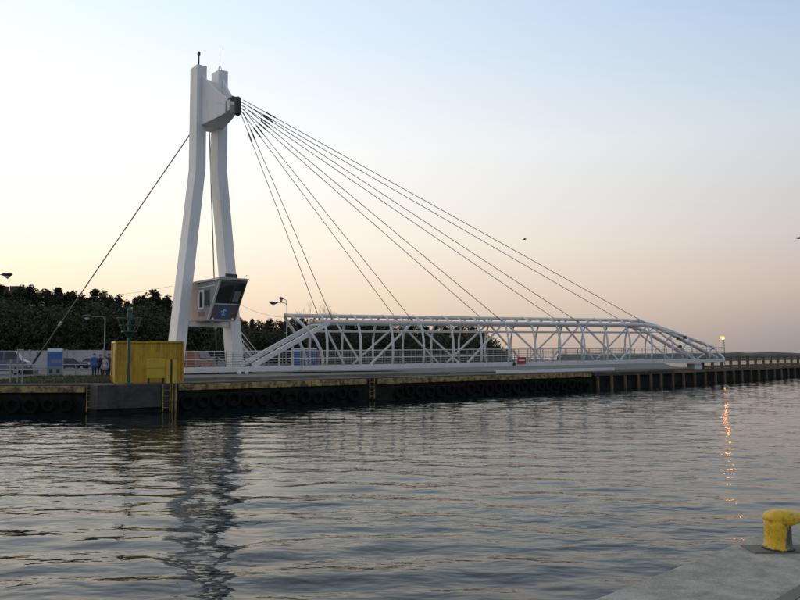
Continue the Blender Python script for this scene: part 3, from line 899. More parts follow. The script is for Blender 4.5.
lamp_post('dark lamp head reaching in at the left edge above the trees', p, 7.55, [((0.55, 0, 0), 0.0)])
# lit sodium lamp by the jetty
YL = 118.0
ph = aty(722.3, 338, YL)
t_ = thing('street_lamp', 'lit orange street lamp just right of the bridge tip', 'street lamp', Z(ph + Vector((0.25, 0, 0)), GZ), 'street lamps on the far quay')
MB().tube([Z(ph + Vector((0.25, 0, 0)), GZ), Z(ph + Vector((0.25, 0, 0)), ph.z - 0.25)], [0.06, 0.035], 8).build('pole', MT['dark'], t_)
MB().tube([Z(ph + Vector((0.25, 0, 0)), ph.z - 0.3), Z(ph, ph.z - 0.26)], 0.05, 6).build('arm', MT['dark'], t_)
MB().lathe([(0.05, -0.26), (0.24, -0.2), (0.36, 0.06), (0.30, 0.20), (0.05, 0.28)], 14, o=ph).build('halo_globe', MT['sodium_halo'], t_, smooth=True)  # globe given its own glow as the halo around the lit lens
MB().lathe([(0.02, -0.13), (0.11, -0.07), (0.13, 0.0), (0.11, 0.07), (0.02, 0.13)], 12, o=ph + Vector((0, -0.34, -0.06))).build('lit_lens', MT['sodium'], t_, smooth=True)

# ------------------------------------------------------------------ things at the left of the quay
bw = thing('boundary_wall', 'long pale rendered wall in front of the pine wood', 'wall', Vector((-50, 110, GZ)))
for i in range(9):
    xa = -78 + i * 5.2
    MB().box((xa, 109.85, GZ), (xa + 5.0, 110.1, GZ + 2.45 + random.uniform(-.05, .05))).build('panel', MT['wallw'], bw)
    MB().box((xa + 5.002, 109.75, GZ), (xa + 5.198, 110.2, GZ + 2.6)).build('pier', MT['wallw'], bw)
# kiosk board
kb = thing('display_board', 'tall blue and white display board standing on the left quay', 'display board', Z(aty(55, 376, 60), GZ))
k0 = Z(aty(55, 370, 60), 0)
MB().frame(Z(k0, GZ + 2.1), (0.55, 0, 0), (0, 0.06, 0), (0, 0, 0.12)).build('top_band', MT['plainwhite'], kb)
MB().frame(Z(k0, GZ + 1.42), (0.55, 0, 0), (0, 0.05, 0), (0, 0, 0.555)).build('blue_panel', MT['blue'], kb)
MB().frame(Z(k0, GZ + 1.25) + Vector((0.1, -0.056, 0)), (0.42, 0, 0), (0, 0.004, 0), (0, 0, 0.13)).build('pale_stripe', MT['cabin'], kb)
MB().frame(Z(k0, GZ + 0.5), (0.55, 0, 0), (0, 0.05, 0), (0, 0, 0.36)).build('lower_panel', MT['cabin'], kb)
for s in (-0.3, 0.25):
    MB().frame(Z(k0, GZ + 0.5) + Vector((s, -0.056, 0)), (0.12, 0, 0), (0, 0.004, 0), (0, 0, 0.16)).build('notice', MT['dark'], kb)
for s in (-1, 1):
    MB().frame(Z(k0, GZ + 1.1) + Vector((s * 0.6, 0, 0)), (0.035, 0, 0), (0, 0.04, 0), (0, 0, 1.1)).build('upright', MT['grey'], kb)
# pipe guard rail
gr = thing('guard_rail', 'low grey pipe guard rail across the left quay behind the grass', 'guard rail', Vector((-28, 61.5, GZ)))
for z in (0.62, 0.98):
    MB().tube([(-32, 61.5, GZ + z), (-22.2, 61.5, GZ + z)], 0.035, 6).build('rail', MT['lamp_off'], gr)
for i in range(7):
    xx = -32 + i * 1.62
    MB().tube([(xx, 61.5, GZ), (xx, 61.5, GZ + 1.0)], 0.04, 6).build('post', MT['grey'], gr)
# open steel frame at the left quay edge
fr = thing('mooring_gantry', 'narrow grey upright steel frame at the quay edge on the far left', 'steel frame', Z(aty(20, 380, 46), GZ))
fp = [Z(aty(px, 370, 46.2), 0) for px in (10.5, 17.5, 22.5)]
for p_, h in zip(fp, (1.45, 2.05, 2.05)):
    MB().tube([Z(p_, GZ), Z(p_, GZ + h)], 0.05, 8).build('upright', MT['grey'], fr)
MB().tube([Z(fp[1], GZ + 2.0), Z(fp[2], GZ + 2.0)], 0.04, 6).build('crossbar', MT['grey'], fr)
MB().tube([Z(fp[1], GZ + 1.0), Z(fp[2], GZ + 1.0)], 0.03, 6).build('crossbar', MT['grey'], fr)
MB().tube([Z(fp[0], GZ + 1.1), Z(fp[2], GZ + 1.1)], 0.03, 6).build('crossbar', MT['grey'], fr)
MB().tube([Z(fp[1], GZ + 0.3), Z(fp[2], GZ + 0.95)], 0.025, 6).build('brace', MT['grey'], fr)

# cars
def car(label, loc, rz, paint, van=False, cat='car'):
    t_ = thing('parked_car', label, cat, loc, 'vehicles parked on the far quay', rz)
    if van:
        prof = [(-2.4, .35), (2.35, .35), (2.45, .8), (2.3, 1.15), (1.75, 1.35), (1.2, 2.1), (-2.35, 2.15), (-2.45, 1.2)]
        wins = [((1.62, 1.38), (1.18, 2.0), (0.35, 2.0), (0.35, 1.38)), ((0.2, 1.38), (0.2, 2.0), (-1.0, 2.0), (-1.0, 1.38))]
    else:
        prof = [(-2.1, .32), (2.1, .32), (2.2, .6), (2.05, .85), (1.0, .98), (.35, 1.42), (-1.0, 1.45), (-1.75, 1.02), (-2.15, .95), (-2.2, .6)]
        wins = [((.85, .99), (.3, 1.36), (-.3, 1.38), (-.3, .99)), ((-.38, .99), (-.38, 1.38), (-.95, 1.38), (-1.5, 1.02))]
    n_ = len(prof)
    def sec(y, ins):
        return [(x_ * (1 - 0.03 * (ins > 0)), y - math.copysign(ins * max(0, (z_ - 0.9)) * 0.35, y), z_) for x_, z_ in prof]
    vs_ = sec(-0.82, 1) + sec(0.82, 1)
    fs_ = [tuple(range(n_)), tuple(range(2 * n_ - 1, n_ - 1, -1))] + [(i, i + n_, (i + 1) % n_ + n_, (i + 1) % n_) for i in range(n_)]
    MB().add(vs_, fs_).build('body', paint, t_, base=(0, 0, 0), bevel=0.06)
    for s in (-1, 1):
        for w in wins:
            vv = [(x_, s * (0.826 - (max(0, z_ - 0.9)) * 0.35), z_) for x_, z_ in w]
            vv2 = [(x_, y_ - s * 0.03, z_) for x_, y_, z_ in vv]
            MB().add(vv + vv2, [(0, 1, 2, 3), (7, 6, 5, 4), (0, 4, 5, 1), (1, 5, 6, 2), (2, 6, 7, 3), (3, 7, 4, 0)]).build('side_window', MT['glass'], t_, base=(0, 0, 0))
        for x_ in (-1.35, 1.35):
            wh = MB().tube([(x_, s * 0.66, .32), (x_, s * 0.86, .32)], 0.32, 16).build('wheel', MT['tyre'], t_, base=(0, 0, 0))
            MB().tube([(x_, s * 0.862, .32), (x_, s * 0.872, .32)], 0.18, 12).build('rim', MT['grey'], wh, base=(0, 0, 0))
        MB().frame((2.12 if not van else 2.38, s * 0.6, .72), (0.06, 0, 0), (0, 0.16, 0), (0, 0, 0.08)).build('headlight', MT['lamp_off'], t_, base=(0, 0, 0))
        MB().frame((-2.17 if not van else -2.41, s * 0.65, .8), (0.04, 0, 0), (0, 0.1, 0), (0, 0, 0.1)).build('tail_light', MT['red'], t_, base=(0, 0, 0))
    return t_
navy = mat('navy_car_paint', (0.03, 0.035, 0.06), 0.3, 0.05, 2)
slate = mat('slate_car_paint', (0.09, 0.11, 0.15), 0.3, 0.05, 2)
silver = mat('silver_car_paint', (0.30, 0.31, 0.32), 0.3, 0.05, 2)
p = aty(72, 365, 92); p.z = GZ
car('dark navy car parked before the pale wall, right of the display board', p, R(5), navy)
p = aty(90, 365, 97); p.z = GZ
car('silver car parked before the pale wall just left of the people', p, R(184), silver)
p = aty(2, 370, 70); p.z = GZ
car('slate blue van cut by the left edge of the picture', p, R(10), slate, True, 'van')
p = aty(199, 365, 86); p.z = GZ
car('orange van seen between container and right pylon leg', p, R(78), MT['orange'], True, 'van')
p = aty(215, 365, 92); p.z = GZ
car('pale grey car seen through the bridge railing between the pylon legs', p, R(20), silver)

# blue toilets cabins behind the bridge
def cabin_box(label, px, Yc, body, door):
    b_ = aty(px, 372, Yc); b_.z = GZ + 0.0
    t_ = thing('portable_toilet', label, 'portable toilet', b_, 'portable cabins behind the bridge')
    MB().box(b_ + Vector((-.52, -.52, 0.1)), b_ + Vector((.52, .52, 2.1))).build('wall', body, t_, bevel=0.03)
    MB().frame(b_ + Vector((0, 0, 2.18)), (0.57, 0, 0), (0, 0.57, 0), (0, 0, 0.075)).build('roof', MT['plainwhite'], t_, bevel=0.05)
    MB().box(b_ + Vector((-.4, -.56, 0.18)), b_ + Vector((.4, -.523, 1.95))).build('door', door, t_, bevel=0.01)
    MB().box(b_ + Vector((.25, -.59, 1.0)), b_ + Vector((.32, -.562, 1.12))).build('handle', MT['dark'], t_)
    MB().box(b_ + Vector((-.5, -.5, 0)), b_ + Vector((.5, .5, 0.098))).build('base', MT['dark'], t_)
cabin_box('white portable toilet behind the bridge, left of the blue one', 298, 70, MT['plainwhite'], MT['blue'])
cabin_box('blue portable toilet behind the bridge under the first hoop', 310, 70.5, MT['blue'], MT['blue'])

# ------------------------------------------------------------------ people
def person(label, base, rz, coat, trousers, hair, H_=1.72, stride=0.12, arm=0.1):
    k = H_ / 1.75
    J = {  # joint: (x, y, z, r)
        'pel': (0, 0, .95, .15), 'wst': (0, 0, 1.10, .135), 'chs': (0, .01, 1.32, .165), 'nkb': (0, 0, 1.46, .09), 'nk': (0, -.01, 1.52, .055), 'hd': (0, -.02, 1.62, .095), 'ht': (0, -.015, 1.70, .075)}
    E_ = [('pel', 'wst'), ('wst', 'chs'), ('chs', 'nkb'), ('nkb', 'nk'), ('nk', 'hd'), ('hd', 'ht')]
    for s, nm in ((-1, 'l'), (1, 'r')):
        st_ = s * stride
        J.update({nm + 'hip': (s * .09, 0, .88, .105), nm + 'kn': (s * .10, -.03 + st_ * .6, .49, .072), nm + 'an': (s * .10, st_, .09, .048), nm + 'to': (s * .11, st_ - .16, .035, .036),
                  nm + 'sh': (s * .19, .01, 1.41, .075), nm + 'el': (s * (.25), .03 + s * arm * .3, 1.13, .052), nm + 'wr': (s * .24, -.07 + s * arm, .89, .036), nm + 'ha': (s * .235, -.10 + s * arm, .80, .036)})
        E_ += [('pel', nm + 'hip'), (nm + 'hip', nm + 'kn'), (nm + 'kn', nm + 'an'), (nm + 'an', nm + 'to'), ('chs', nm + 'sh'), (nm + 'sh', nm + 'el'), (nm + 'el', nm + 'wr'), (nm + 'wr', nm + 'ha')]
    ks = list(J)
    me = bpy.data.meshes.new('body_skeleton')
    me.from_pydata([tuple(c_ * k for c_ in J[j][:3]) for j in ks], [(ks.index(a), ks.index(b_)) for a, b_ in E_], [])
    tmp = bpy.data.objects.new('tmp', me); col.objects.link(tmp)
    tmp.modifiers.new('skin', 'SKIN')
    for i, j in enumerate(ks):
        sv = me.skin_vertices[0].data[i]
        r_ = J[j][3] * k
        sv.radius = (r_, r_ * (0.75 if j in ('pel', 'wst', 'chs') else 1.0))
        sv.use_root = (j == 'pel')
    ss = tmp.modifiers.new('sub', 'SUBSURF'); ss.levels = 2
    dg = bpy.context.evaluated_depsgraph_get(); dg.update()
    bm_ = bpy.data.meshes.new_from_object(tmp.evaluated_get(dg))
    bpy.data.objects.remove(tmp)
    skin = MT['skin']
    for m in (coat, trousers, skin, MT['shoe']): bm_.materials.append(m)
    for pl_ in bm_.polygons:
        c_ = pl_.center / k
        mi = 0
        if c_.z > 1.50: mi = 2
        elif c_.z < 0.09: mi = 3
        elif c_.z < 0.87 and abs(c_.x) < 0.2: mi = 1
        elif c_.z < 0.86: mi = 2
        pl_.material_index = mi
        pl_.use_smooth = True
    t_ = thing('person', label, 'person', base, 'people standing on the quay', rz)
    o = put('body', bm_, t_)
    # hair cap
    mb = MB(); nn = 12; rings = 5
    vs_ = []
    for i in range(rings):
        a = (i / (rings - 1)) * R(105)
        for j in range(nn):
            b_ = 2 * math.pi * j / nn
            front = 0.75 if math.sin(b_) < -0.3 and i >= rings - 2 else 1.0
            vs_.append((0.108 * math.sin(a) * math.cos(b_) * k, (-0.005 + 0.118 * math.sin(a) * math.sin(b_)) * k, (1.635 + 0.125 * math.cos(a) * front + (0.05 if front < 1 else 0)) * k))
    fs_ = [(i * nn + j, i * nn + (j + 1) % nn, (i + 1) * nn + (j + 1) % nn, (i + 1) * nn + j) for i in range(rings - 1) for j in range(nn)]
    MB().add(vs_, fs_).build('hair', hair, t_, base=(0, 0, 0), smooth=True)
    # coat hem
    MB().lathe([(0.20 * k, 0.74 * k), (0.185 * k, 0.95 * k), (0.165 * k, 1.12 * k)], 14).build('coat_skirt', coat, t_, base=(0, 0, 0), smooth=True)
    return t_
MT['skin'] = mat('skin', (0.42, 0.27, 0.20), 0.6, 0.06, 8)
MT['shoe'] = mat('shoe', (0.02, 0.02, 0.02), 0.6, 0.1, 8)
hair1 = mat('dark_hair', (0.025, 0.018, 0.014), 0.6, 0.2, 20)
c_blue = mat('blue_coat', (0.04, 0.10, 0.30), 0.8, 0.1, 8)
c_dark = mat('dark_coat', (0.022, 0.02, 0.022), 0.85, 0.1, 8)
c_pink = mat('pale_pink_coat', (0.40, 0.30, 0.36), 0.85, 0.1, 8)
c_brown = mat('brown_coat', (0.06, 0.04, 0.03), 0.85, 0.1, 8)
jeans = mat('dark_trousers', (0.02, 0.024, 0.035), 0.85, 0.1, 8)
for px, Yp, lb, ct_, h_, rz in ((94, 58, 'person in a blue coat standing apart, left of the others', c_blue, 1.82, 0.6), (99.8, 58.6, 'person in a dark coat walking beside the one in pale pink', c_dark, 1.75, 0.2),
                            (105, 55.2, 'person in a pale pink coat between two dark ones', c_pink, 1.62, -0.3), (108.5, 56.5, 'person in a brown coat beside the yellow container', c_brown, 1.80, 1.0)):
    b_ = aty(px, 376, Yp); b_.z = GZ
    person(lb, b_, rz, ct_, jeans, hair1, h_)

# ------------------------------------------------------------------ grass bank on the left quay
def bank_h(x_, y_):
    return 0.35 * math.exp(-((y_ - 49.5) / 1.9) ** 2) * max(0, min(1, (x_ + 26) / 3)) * max(0, min(1, (-17.3 - x_) / 1.0))
mb = MB()
NX, NY = 40, 16
xs_ = [-27 + 10.2 * i / NX for i in range(NX + 1)]; ys_ = [45.2 + 8 * j / NY for j in range(NY + 1)]
for y_ in ys_:
    for x_ in xs_:
        mb.v.append((x_, y_, GZ + 0.006 + bank_h(x_, y_)))
for j in range(NY):
    for i in range(NX):
        a = j * (NX + 1) + i
        mb.f.append((a, a + 1, a + NX + 2, a + NX + 1)); mb.m.append(0)
o = mb.build('grass_bank', mat('bank_soil', (0.06, 0.06, 0.028), 0.95, 0.3, 1.5, bump=0.4), smooth=True)
tag(o, 'low grassy bank on the left quay', kind='structure')
vs_, fs_ = [], []
for i in range(9000):
    x_, y_ = rng.uniform(-26.8, -17.0), rng.uniform(45.3, 53.0)
    h = rng.uniform(0.05, 0.16); a = rng.uniform(0, 6.28); w = 0.02
    z = GZ + bank_h(x_, y_)
    dx, dy = math.cos(a) * w, math.sin(a) * w
    lx, ly = rng.uniform(-.06, .06), rng.uniform(-.06, .06)
    k = len(vs_)
    vs_ += [(x_ - dx, y_ - dy, z), (x_ + dx, y_ + dy, z), (x_ + lx, y_ + ly, z + h)]
    fs_.append((k, k + 1, k + 2))
gm = bpy.data.meshes.new('grass'); gm.from_pydata(vs_, [], fs_); gm.materials.append(MT['grass'])
tag(put('grass', gm), 'short winter grass on the bank by the quay edge', kind='stuff')

# ------------------------------------------------------------------ trees
def leaf_cloud(centres, radii, n_, size, flat=0.6, up_bias=0.3):
    vs_ = np.zeros((n_ * 4, 3)); 
    ci = rng.integers(0, len(centres), n_)
    d_ = rng.normal(size=(n_, 3)); d_ /= np.linalg.norm(d_, axis=1)[:, None]
    rr = np.cbrt(rng.random(n_)) ** 0.7
    P_ = np.array(centres)[ci] + d_ * rr[:, None] * np.array(radii)[ci][:, None] * np.array([1, 1, flat])
    a = rng.normal(size=(n_, 3)); a /= np.linalg.norm(a, axis=1)[:, None]
    b_ = np.cross(a, rng.normal(size=(n_, 3))); b_ /= np.linalg.norm(b_, axis=1)[:, None]
    s_ = size * rng.uniform(0.6, 1.4, n_)[:, None]
    vs_[0::4] = P_ - a * s_; vs_[1::4] = P_ + b_ * s_ * 0.45; vs_[2::4] = P_ + a * s_; vs_[3::4] = P_ - b_ * s_ * 0.45
    return vs_
def quads_mesh(name, V_, m):
    me = bpy.data.meshes.new(name)
    n_ = len(V_) // 4
    me.vertices.add(len(V_)); me.vertices.foreach_set('co', V_.astype(np.float32).ravel())
    me.loops.add(n_ * 4); me.loops.foreach_set('vertex_index', np.arange(n_ * 4))
    me.polygons.add(n_); me.polygons.foreach_set('loop_start', np.arange(n_) * 4)
    me.update(calc_edges=True)
    me.materials.append(m)
    return me
pine_variants = []
for v_ in range(6):
    H_ = 10.0
    tr = MB()
    lean = rng.uniform(-0.4, 0.4, 2)
    tr.tube([(0, 0, 0), (lean[0] * .4, lean[1] * .4, H_ * .5), (lean[0], lean[1], H_ * .93)], [0.19, 0.13, 0.04], 7)
    cs, rs = [], []
    nlimb = 30
    for i in range(nlimb):
        f = 0.28 + 0.70 * i / nlimb
        a = i * 2.4 + rng.uniform(-.4, .4)
        L_ = (2.4, 1.7, 2.1, 1.5, 2.6, 1.9)[v_] * (1.02 - f) ** (0.45, 0.8, 0.6, 1.0, 0.5, 0.75)[v_] * rng.uniform(0.5, 1.2)
        z = H_ * f
        e_ = (math.cos(a) * L_ + lean[0] * f, math.sin(a) * L_ + lean[1] * f, z + rng.uniform(0.1, 0.7))
        tr.tube([(lean[0] * f, lean[1] * f, z), e_], [0.06, 0.02], 5)
        for g in (0.35, 0.6, 0.8, 1.0, 1.12):
            cs.append((lean[0] * f + math.cos(a + rng.normal(0, .18)) * L_ * g, lean[1] * f + math.sin(a + rng.normal(0, .18)) * L_ * g, z + (e_[2] - z) * g + rng.normal(0, .16)))
            rs.append(rng.uniform(0.22, 0.62))
    for g in (0.90, 0.94, 0.97, 1.0):
        cs.append((lean[0] + rng.normal(0, .1), lean[1] + rng.normal(0, .1), H_ * g)); rs.append(0.42 - 0.35 * (g - 0.9) / 0.1)
    tm = tr.mesh('trunk', MT['bark'])
    cm = quads_mesh('crown', leaf_cloud(cs, rs, 8000, 0.14), MT['pine'])
    pine_variants.append((tm, cm))
scrub_variants = []
for v_ in range(4):
    H_ = 8.0
    tr = MB(); cs, rs = [], []
    tr.tube([(0, 0, 0), (0.1, 0, H_ * .4), (0, 0.1, H_ * .8)], [0.16, 0.11, 0.03], 6)
    for i in range(26):
        f = 0.25 + 0.7 * i / 26; a = i * 2.4
        L_ = 2.2 * math.sin(math.pi * min(1, f * .9 + 0.05)) * rng.uniform(.6, 1.1) + .2
        e_ = (math.cos(a) * L_, math.sin(a) * L_, H_ * f + L_ * 0.5)
        tr.tube([(0, 0, H_ * f * 0.85), e_], [0.05, 0.012], 4)
        cs.append(e_); rs.append(rng.uniform(.5, .95))
    scrub_variants.append((tr.mesh('trunk', MT['twig']), quads_mesh('crown', leaf_cloud(cs, rs, 2600, 0.17, 0.9), MT['scrub'])))
def tree(name, variants, base, h, label, group):
    tm, cm = variants[random.randrange(len(variants))]
    t_ = thing(name, label, 'tree', base, group, random.uniform(0, 6.28))
    H0 = 10.0 if variants is pine_variants else 8.0
    s = h / H0
    w = s * random.uniform(0.85, 1.15)
    put('trunk', tm, t_, scale=(w, w, s)); put('crown', cm, t_, scale=(w, w, s))
def top_left(px):
    prof = [(-30, 288), (0, 290), (30, 292), (40, 296), (60, 291), (75, 297), (95, 292), (115, 297), (128, 297), (138, 303), (150, 293), (160, 296), (180, 302), (200, 306), (235, 318), (260, 322), (300, 320), (340, 322), (480, 326)]
    for (a, ya), (b_, yb) in zip(prof, prof[1:]):
        if a <= px <= b_: return ya + (yb - ya) * (px - a) / (b_ - a)
    return 300
px = -14
while px < 240:
    Yt = random.uniform(124, 136)
    b_ = aty(px, 360, Yt); b_.z = GZ
    ht = aty(px, top_left(px) + random.choice((-3, 0, 1, 3, 6)) - 1, Yt).z - GZ
    tree('pine_tree', pine_variants, b_, ht, 'dark pine in the wood left of and behind the pylon', 'pines of the wood behind the pale wall')
    px += random.uniform(5.5, 9.5)
px = -14
while px < 240:
    Yt = random.uniform(115, 122)
    b_ = aty(px, 360, Yt); b_.z = GZ
    ht = (aty(px, top_left(px) + 14, Yt).z - GZ) * random.uniform(0.75, 1.0)
    tree('pine_tree', pine_variants, b_, ht, 'dark pine in the wood left of and behind the pylon', 'pines of the wood behind the pale wall')
    px += random.uniform(9, 13)
px = 232
while px < 492:
    Yt = random.uniform(150, 165)
    b_ = aty(px, 360, Yt); b_.z = GZ
    yt = top_left(min(px, 480)) + random.choice((0, 1, 3)) + max(0, px - 470) * 0.5
    ht = aty(px, yt, Yt).z - GZ
    if random.random() < 0.6:
        tree('leafless_tree', scrub_variants, b_, ht, 'brown leafless tree in the low wood behind the bridge', 'leafless trees behind the bridge')
    else:
        tree('pine_tree', pine_variants, b_, ht, 'dark pine in the low wood behind the bridge', 'pines behind the bridge')
    px += random.uniform(5, 7.5)
# thicket that fills the wood below the crowns
cs, rs = [], []
for px in range(-16, 505, 3):
    for Yt in ((114, 122, 132, 142) if px < 240 else (146, 156, 168)):
        b_ = aty(px, 360, Yt)
        hmax = (aty(px, top_left(max(-16, min(px, 480))) + (5 if px < 240 else 7) + max(0, px - 484) * 1.1, Yt).z - GZ)
        hmax = max(0.7, hmax)
        for k in range(3):
            cs.append((b_.x + random.uniform(-1, 1), b_.y + random.uniform(-3, 3), GZ + hmax * random.uniform(0.05, 0.85))); rs.append(min(1.7, hmax * 0.5))
o = put('thicket', quads_mesh('thicket', leaf_cloud(cs, rs, 140000, 0.24, 0.9), MT['pine']))
tag(o, 'dense dark undergrowth filling the wood', kind='stuff')
# sloping shore scrub at the right end of the wood
# bare tree behind the first hoop
def bare_tree(base, h, label):
    t_ = thing('bare_tree', label, 'tree', base)
    tr, tw = MB(), MB()
    def rec(p, d_, L_, r_, lev):
        e_ = p + d_ * L_
        (tr if lev < 2 else tw).tube([p, (p + e_) / 2 + Vector((random.uniform(-.04, .04), random.uniform(-.04, .04), 0)) * L_, e_], [r_, r_ * .8, r_ * .6], 5 if lev < 2 else 3)
        if lev >= 5: return
        for i in range(3 if lev > 0 else 5):
            nd = (d_ + Vector((random.uniform(-.75, .75), random.uniform(-.75, .75), random.uniform(-.15, .45)))).normalized()
            rec(p + d_ * L_ * random.uniform(.55, 1), nd, L_ * random.uniform(.55, .8), r_ * .55, lev + 1)
    rec(base, Vector((0, 0, 1)), h * 0.36, 0.16, 0)
    tr.build('trunk', MT['twig'], t_); tw.build('crown', MT['twig'], t_)
b_ = aty(309, 360, 105); b_.z = GZ
bare_tree(b_, 10.0, 'bare twiggy tree rising behind the first hoop of the bridge')
# house with chimneys behind the left wood
hs = thing('house', 'dark roofed house showing its ridge and chimneys above the left trees', 'house', Vector((-88, 178, GZ)))
hp = aty(10, 291, 175)
xa, xb, zr = aty(-25, 291, 175).x, aty(29, 291, 175).x, hp.z
MB().box((xa, 172, GZ), (xb - 1, 182, zr - 2.0)).build('wall', MT['wallw'], hs)
rf = MB().add([(xa, 171, zr - 2), (xb, 171, zr - 2), (xb, 183, zr - 2), (xa, 183, zr - 2), (xa, 177, zr + 0.3), (xb - 4, 177, zr + 0.3)], [(0, 1, 5, 4), (2, 3, 4, 5), (1, 2, 5), (0, 4, 3), (3, 2, 1, 0)]).build('roof', MT['roofm'], hs)
for px in (4, 15):
    c_ = aty(px, 289, 176)
    MB().box((c_.x - .8, 175.2, zr - 1.2), (c_.x + .8, 176.8, zr + 1.15)).build('chimney', MT['roofm'], rf)

# overhead wires
def wire(a, b_, sag, label):
    pts = [a + (b_ - a) * (i / 14) - Vector((0, 0, sag * 4 * (i / 14) * (1 - i / 14))) for i in range(15)]
    o = MB().tube(pts, 0.018, 4).build('overhead_wire', MT['cable'], None, base=a)
    tag(o, label, 'wire', 'overhead wires')
wire(aty(90, 297, 100), aty(172, 286, 90), 0.2, 'thin overhead wire above the trees left of the pylon')
wire(aty(238, 303, 90), Z(aty(285.5, 317.5, 76.2), aty(285.5, 317.5, 76.2).z), 0.35, 'thin overhead wire between pylon and double-headed lamp')

# far breakwater
mb = MB(); nb_ = 70
for i in range(nb_ + 1):
    x_ = 90 + 520 * i / nb_
    h = 3.75 + random.uniform(-.35, .3)
    for y_, z_ in ((430, -1), (437, h * 0.75), (442, h), (448, h * 0.9), (456, -1)):
        mb.v.append((x_ + random.uniform(-1, 1), y_ + 0.25 * (x_ - 90) + random.uniform(-1.5, 1.5), z_ + (random.uniform(-.3, .3) if z_ > 0 else 0)))
for i in range(nb_):
    for j in range(4):
        a = i * 5 + j
        mb.f.append((a, a + 5, a + 6, a + 1)); mb.m.append(0)
o = mb.build('breakwater', MT['rock'])
tag(o, 'low dark stone breakwater on the horizon at the right', 'breakwater')
o['kind'] = 'structure'
del o['category']

# gulls
def gull(px, py_, Y_, label, bank):
    p = aty(px, py_, Y_)
    t_ = thing('gull', label, 'bird', p, 'gulls in the sky')
    MB().tube([p + Vector((-.22, 0, .0)), p + Vector((-.1, 0, .01)), p + Vector((.08, 0, .02)), p + Vector((.2, 0, .05)), p + Vector((.27, 0, .04))], [.02, .07, .08, .05, .012], 8).build('body', MT['cabindk'], t_, smooth=True)
    for s in (-1, 1):
        a = [(p + Vector((.10, 0, .05))), p + Vector((.08, s * .35 * math.cos(bank), .2)), p + Vector((-.02, s * .7 * math.cos(bank), .08)), p + Vector((-.06, s * .3, .12)), p + Vector((-.1, 0, .04))]
        b2 = [v_ + Vector((0, 0, .02)) for v_ in a]
        MB().add(a + b2, [(0, 1, 2, 3, 4), (9, 8, 7, 6, 5)] + [(i, i + 5, (i + 1) % 5 + 5, (i + 1) % 5) for i in range(5)]).build('wing', MT['cabindk'], t_)
gull(524.5, 239.5, 95, 'gull flying above the middle of the stay cables', 0.3)
gull(798.5, 238.5, 85, 'gull at the right edge of the picture', 0.3)

# ------------------------------------------------------------------ near quay and bollard
NZ = 1.55
E1, E2 = atz(590, 600, NZ), atz(765, 531.5, NZ)
ed = (E2 - E1); ed.z = 0; ed.normalize()
en_ = Vector((ed.y, -ed.x, 0))              # inland
a_, b_ = E1 - ed * 8, E1 + ed * 12
nq = poly_prism('near_quay', [tuple(v[:2]) for v in (a_, b_, b_ + en_ * 14, a_ + en_ * 14)], -3, NZ, mat('near_concrete', (0.40, 0.375, 0.325), 0.9, 0.30, 3.2, c2=(0.21, 0.19, 0.15), cut=(0.44, 0.74), bump=1.0, bscale=45))
bv = nq.modifiers.new('bevel', 'BEVEL'); bv.width = 0.03; bv.segments = 3
tag(nq, 'grey concrete corner of the near quay', kind='structure')
bb = atz(778.5, 549.5, NZ)
pl_ = MB().frame(Z(bb + Vector((0.16, 0.0, 0)), NZ + 0.006), (0.44, 0, 0), (0, 0.14, 0), (0, 0, 0.004)).build('bollard_bed', MT['conc'], None, base=Z(bb, NZ))
tag(pl_, 'dark patch of bedding concrete around the yellow bollard', kind='structure')
bo = thing('mooring_bollard', 'worn yellow mooring bollard with horned head on the near quay', 'bollard', Z(bb, NZ + 0.01))
def worn_paint():
    m = MT['bollard'].copy(); m.name = 'bollard_worn_paint'
    n, l = m.node_tree.nodes, m.node_tree.links
    bs_ = n['Principled BSDF']
    src = bs_.inputs['Base Color'].links[0].from_socket
    tc_ = n.new('ShaderNodeTexCoord'); sp = n.new('ShaderNodeSeparateXYZ'); l.new(tc_.outputs['Object'], sp.inputs[0])
    nz_ = n.new('ShaderNodeTexNoise'); nz_.inputs['Scale'].default_value = 18; nz_.inputs['Detail'].default_value = 6
    mpn = n.new('ShaderNodeMapping'); mpn.inputs['Scale'].default_value = (1, 1, 0.35); l.new(tc_.outputs['Object'], mpn.inputs[0]); l.new(mpn.outputs[0], nz_.inputs['Vector'])
    def mth(op, a, b):
        k = n.new('ShaderNodeMath'); k.operation = op
        for q_, v_ in enumerate((a, b)):
            if isinstance(v_, (int, float)): k.inputs[q_].default_value = v_
            else: l.new(v_, k.inputs[q_])
        return k.outputs[0]
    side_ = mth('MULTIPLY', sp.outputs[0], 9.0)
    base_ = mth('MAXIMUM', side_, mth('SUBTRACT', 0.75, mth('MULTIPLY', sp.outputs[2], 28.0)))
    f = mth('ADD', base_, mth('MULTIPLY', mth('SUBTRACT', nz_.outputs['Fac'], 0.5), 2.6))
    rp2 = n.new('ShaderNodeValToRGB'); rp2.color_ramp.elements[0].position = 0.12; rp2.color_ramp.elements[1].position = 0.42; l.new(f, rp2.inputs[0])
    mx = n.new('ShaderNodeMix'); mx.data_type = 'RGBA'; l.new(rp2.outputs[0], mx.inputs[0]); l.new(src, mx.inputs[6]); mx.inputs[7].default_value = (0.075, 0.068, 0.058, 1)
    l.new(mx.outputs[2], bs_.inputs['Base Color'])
    return m
MT['bollard_worn'] = worn_paint()
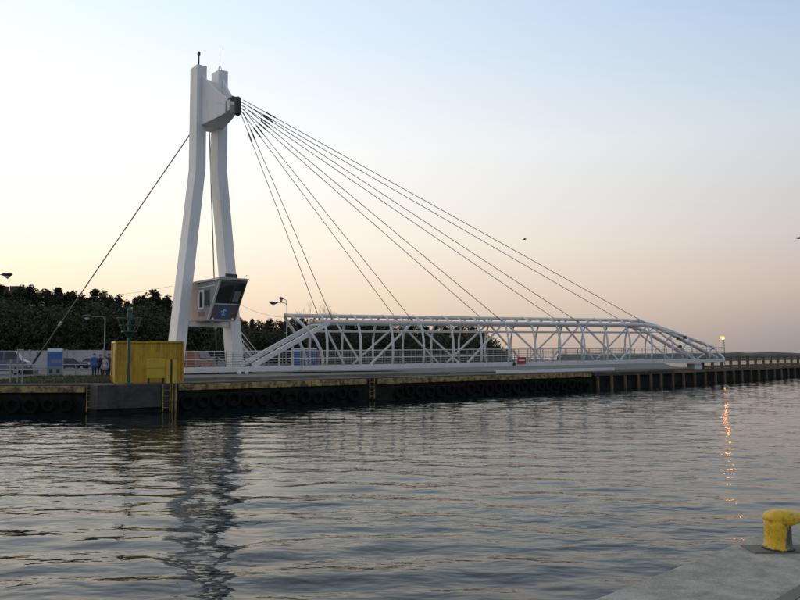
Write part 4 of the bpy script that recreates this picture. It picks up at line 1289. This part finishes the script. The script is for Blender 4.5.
def bollard_meshes():
    n_ = 28
    sh = MB()
    prof = [(0.135, 0.0), (0.135, 0.02), (0.118, 0.03), (0.112, 0.1), (0.112, 0.2), (0.116, 0.26)]
    sh.lathe(prof, n_, o=Z(bb, NZ + 0.01))
    o1 = sh.build('shaft', MT['bollard_worn'], bo, smooth=True)
    h = MB()
    # head: stretched lens with a horn to the right
    secs = 15
    vs_ = []
    for i in range(secs):
        f = i / (secs - 1)
        x_ = -0.125 + 0.43 * f
        if f < 0.5:
            e_ = math.sqrt(max(0.0, 1 - (1 - f / 0.35) ** 2)) if f < 0.35 else 1.0
            ry, rz_ = 0.125 * e_, 0.068 * e_
            zc = 0.272
        else:
            g = (f - 0.5) / 0.5
            ry, rz_ = 0.125 * (1 - g) ** 0.9 + 0.03 * g, 0.068 * (1 - g) + 0.02 * g
            zc = 0.272 + 0.012 * g
        if i == 0: ry, rz_ = 0.02, 0.012
        if i == secs - 1: ry, rz_ = 0.012, 0.008
        for k in range(16):
            a = 2 * math.pi * k / 16
            ca_, sa_ = math.cos(a), math.sin(a)
            vs_.append(Z(bb, 0) + Vector((x_, ry * math.copysign(abs(ca_) ** 0.8, ca_), NZ + 0.01 + zc + rz_ * math.copysign(abs(sa_) ** 0.75, sa_))))
    fs_ = [(i * 16 + k, (i + 1) * 16 + k, (i + 1) * 16 + (k + 1) % 16, i * 16 + (k + 1) % 16) for i in range(secs - 1) for k in range(16)]
    fs_ += [tuple(range(16)), tuple((secs - 1) * 16 + k for k in range(15, -1, -1))]
    h.add(vs_, fs_)
    h.build('head', MT['bollard'], bo, smooth=True)
bollard_meshes()
# dark joint on the near quay, lower right
j0, j1 = atz(786, 600, NZ), atz(812, 584, NZ)
dj = (j1 - j0).normalized()
jt = MB().frame(Z((j0 + j1) / 2, NZ + 0.005), dj * 1.2, Vector((-dj.y, dj.x, 0)) * 0.05, (0, 0, 0.003)).build('joint_strip', MT['conc'], None, base=Z(j0, NZ))
tag(jt, 'dark expansion joint in the near quay', kind='structure')
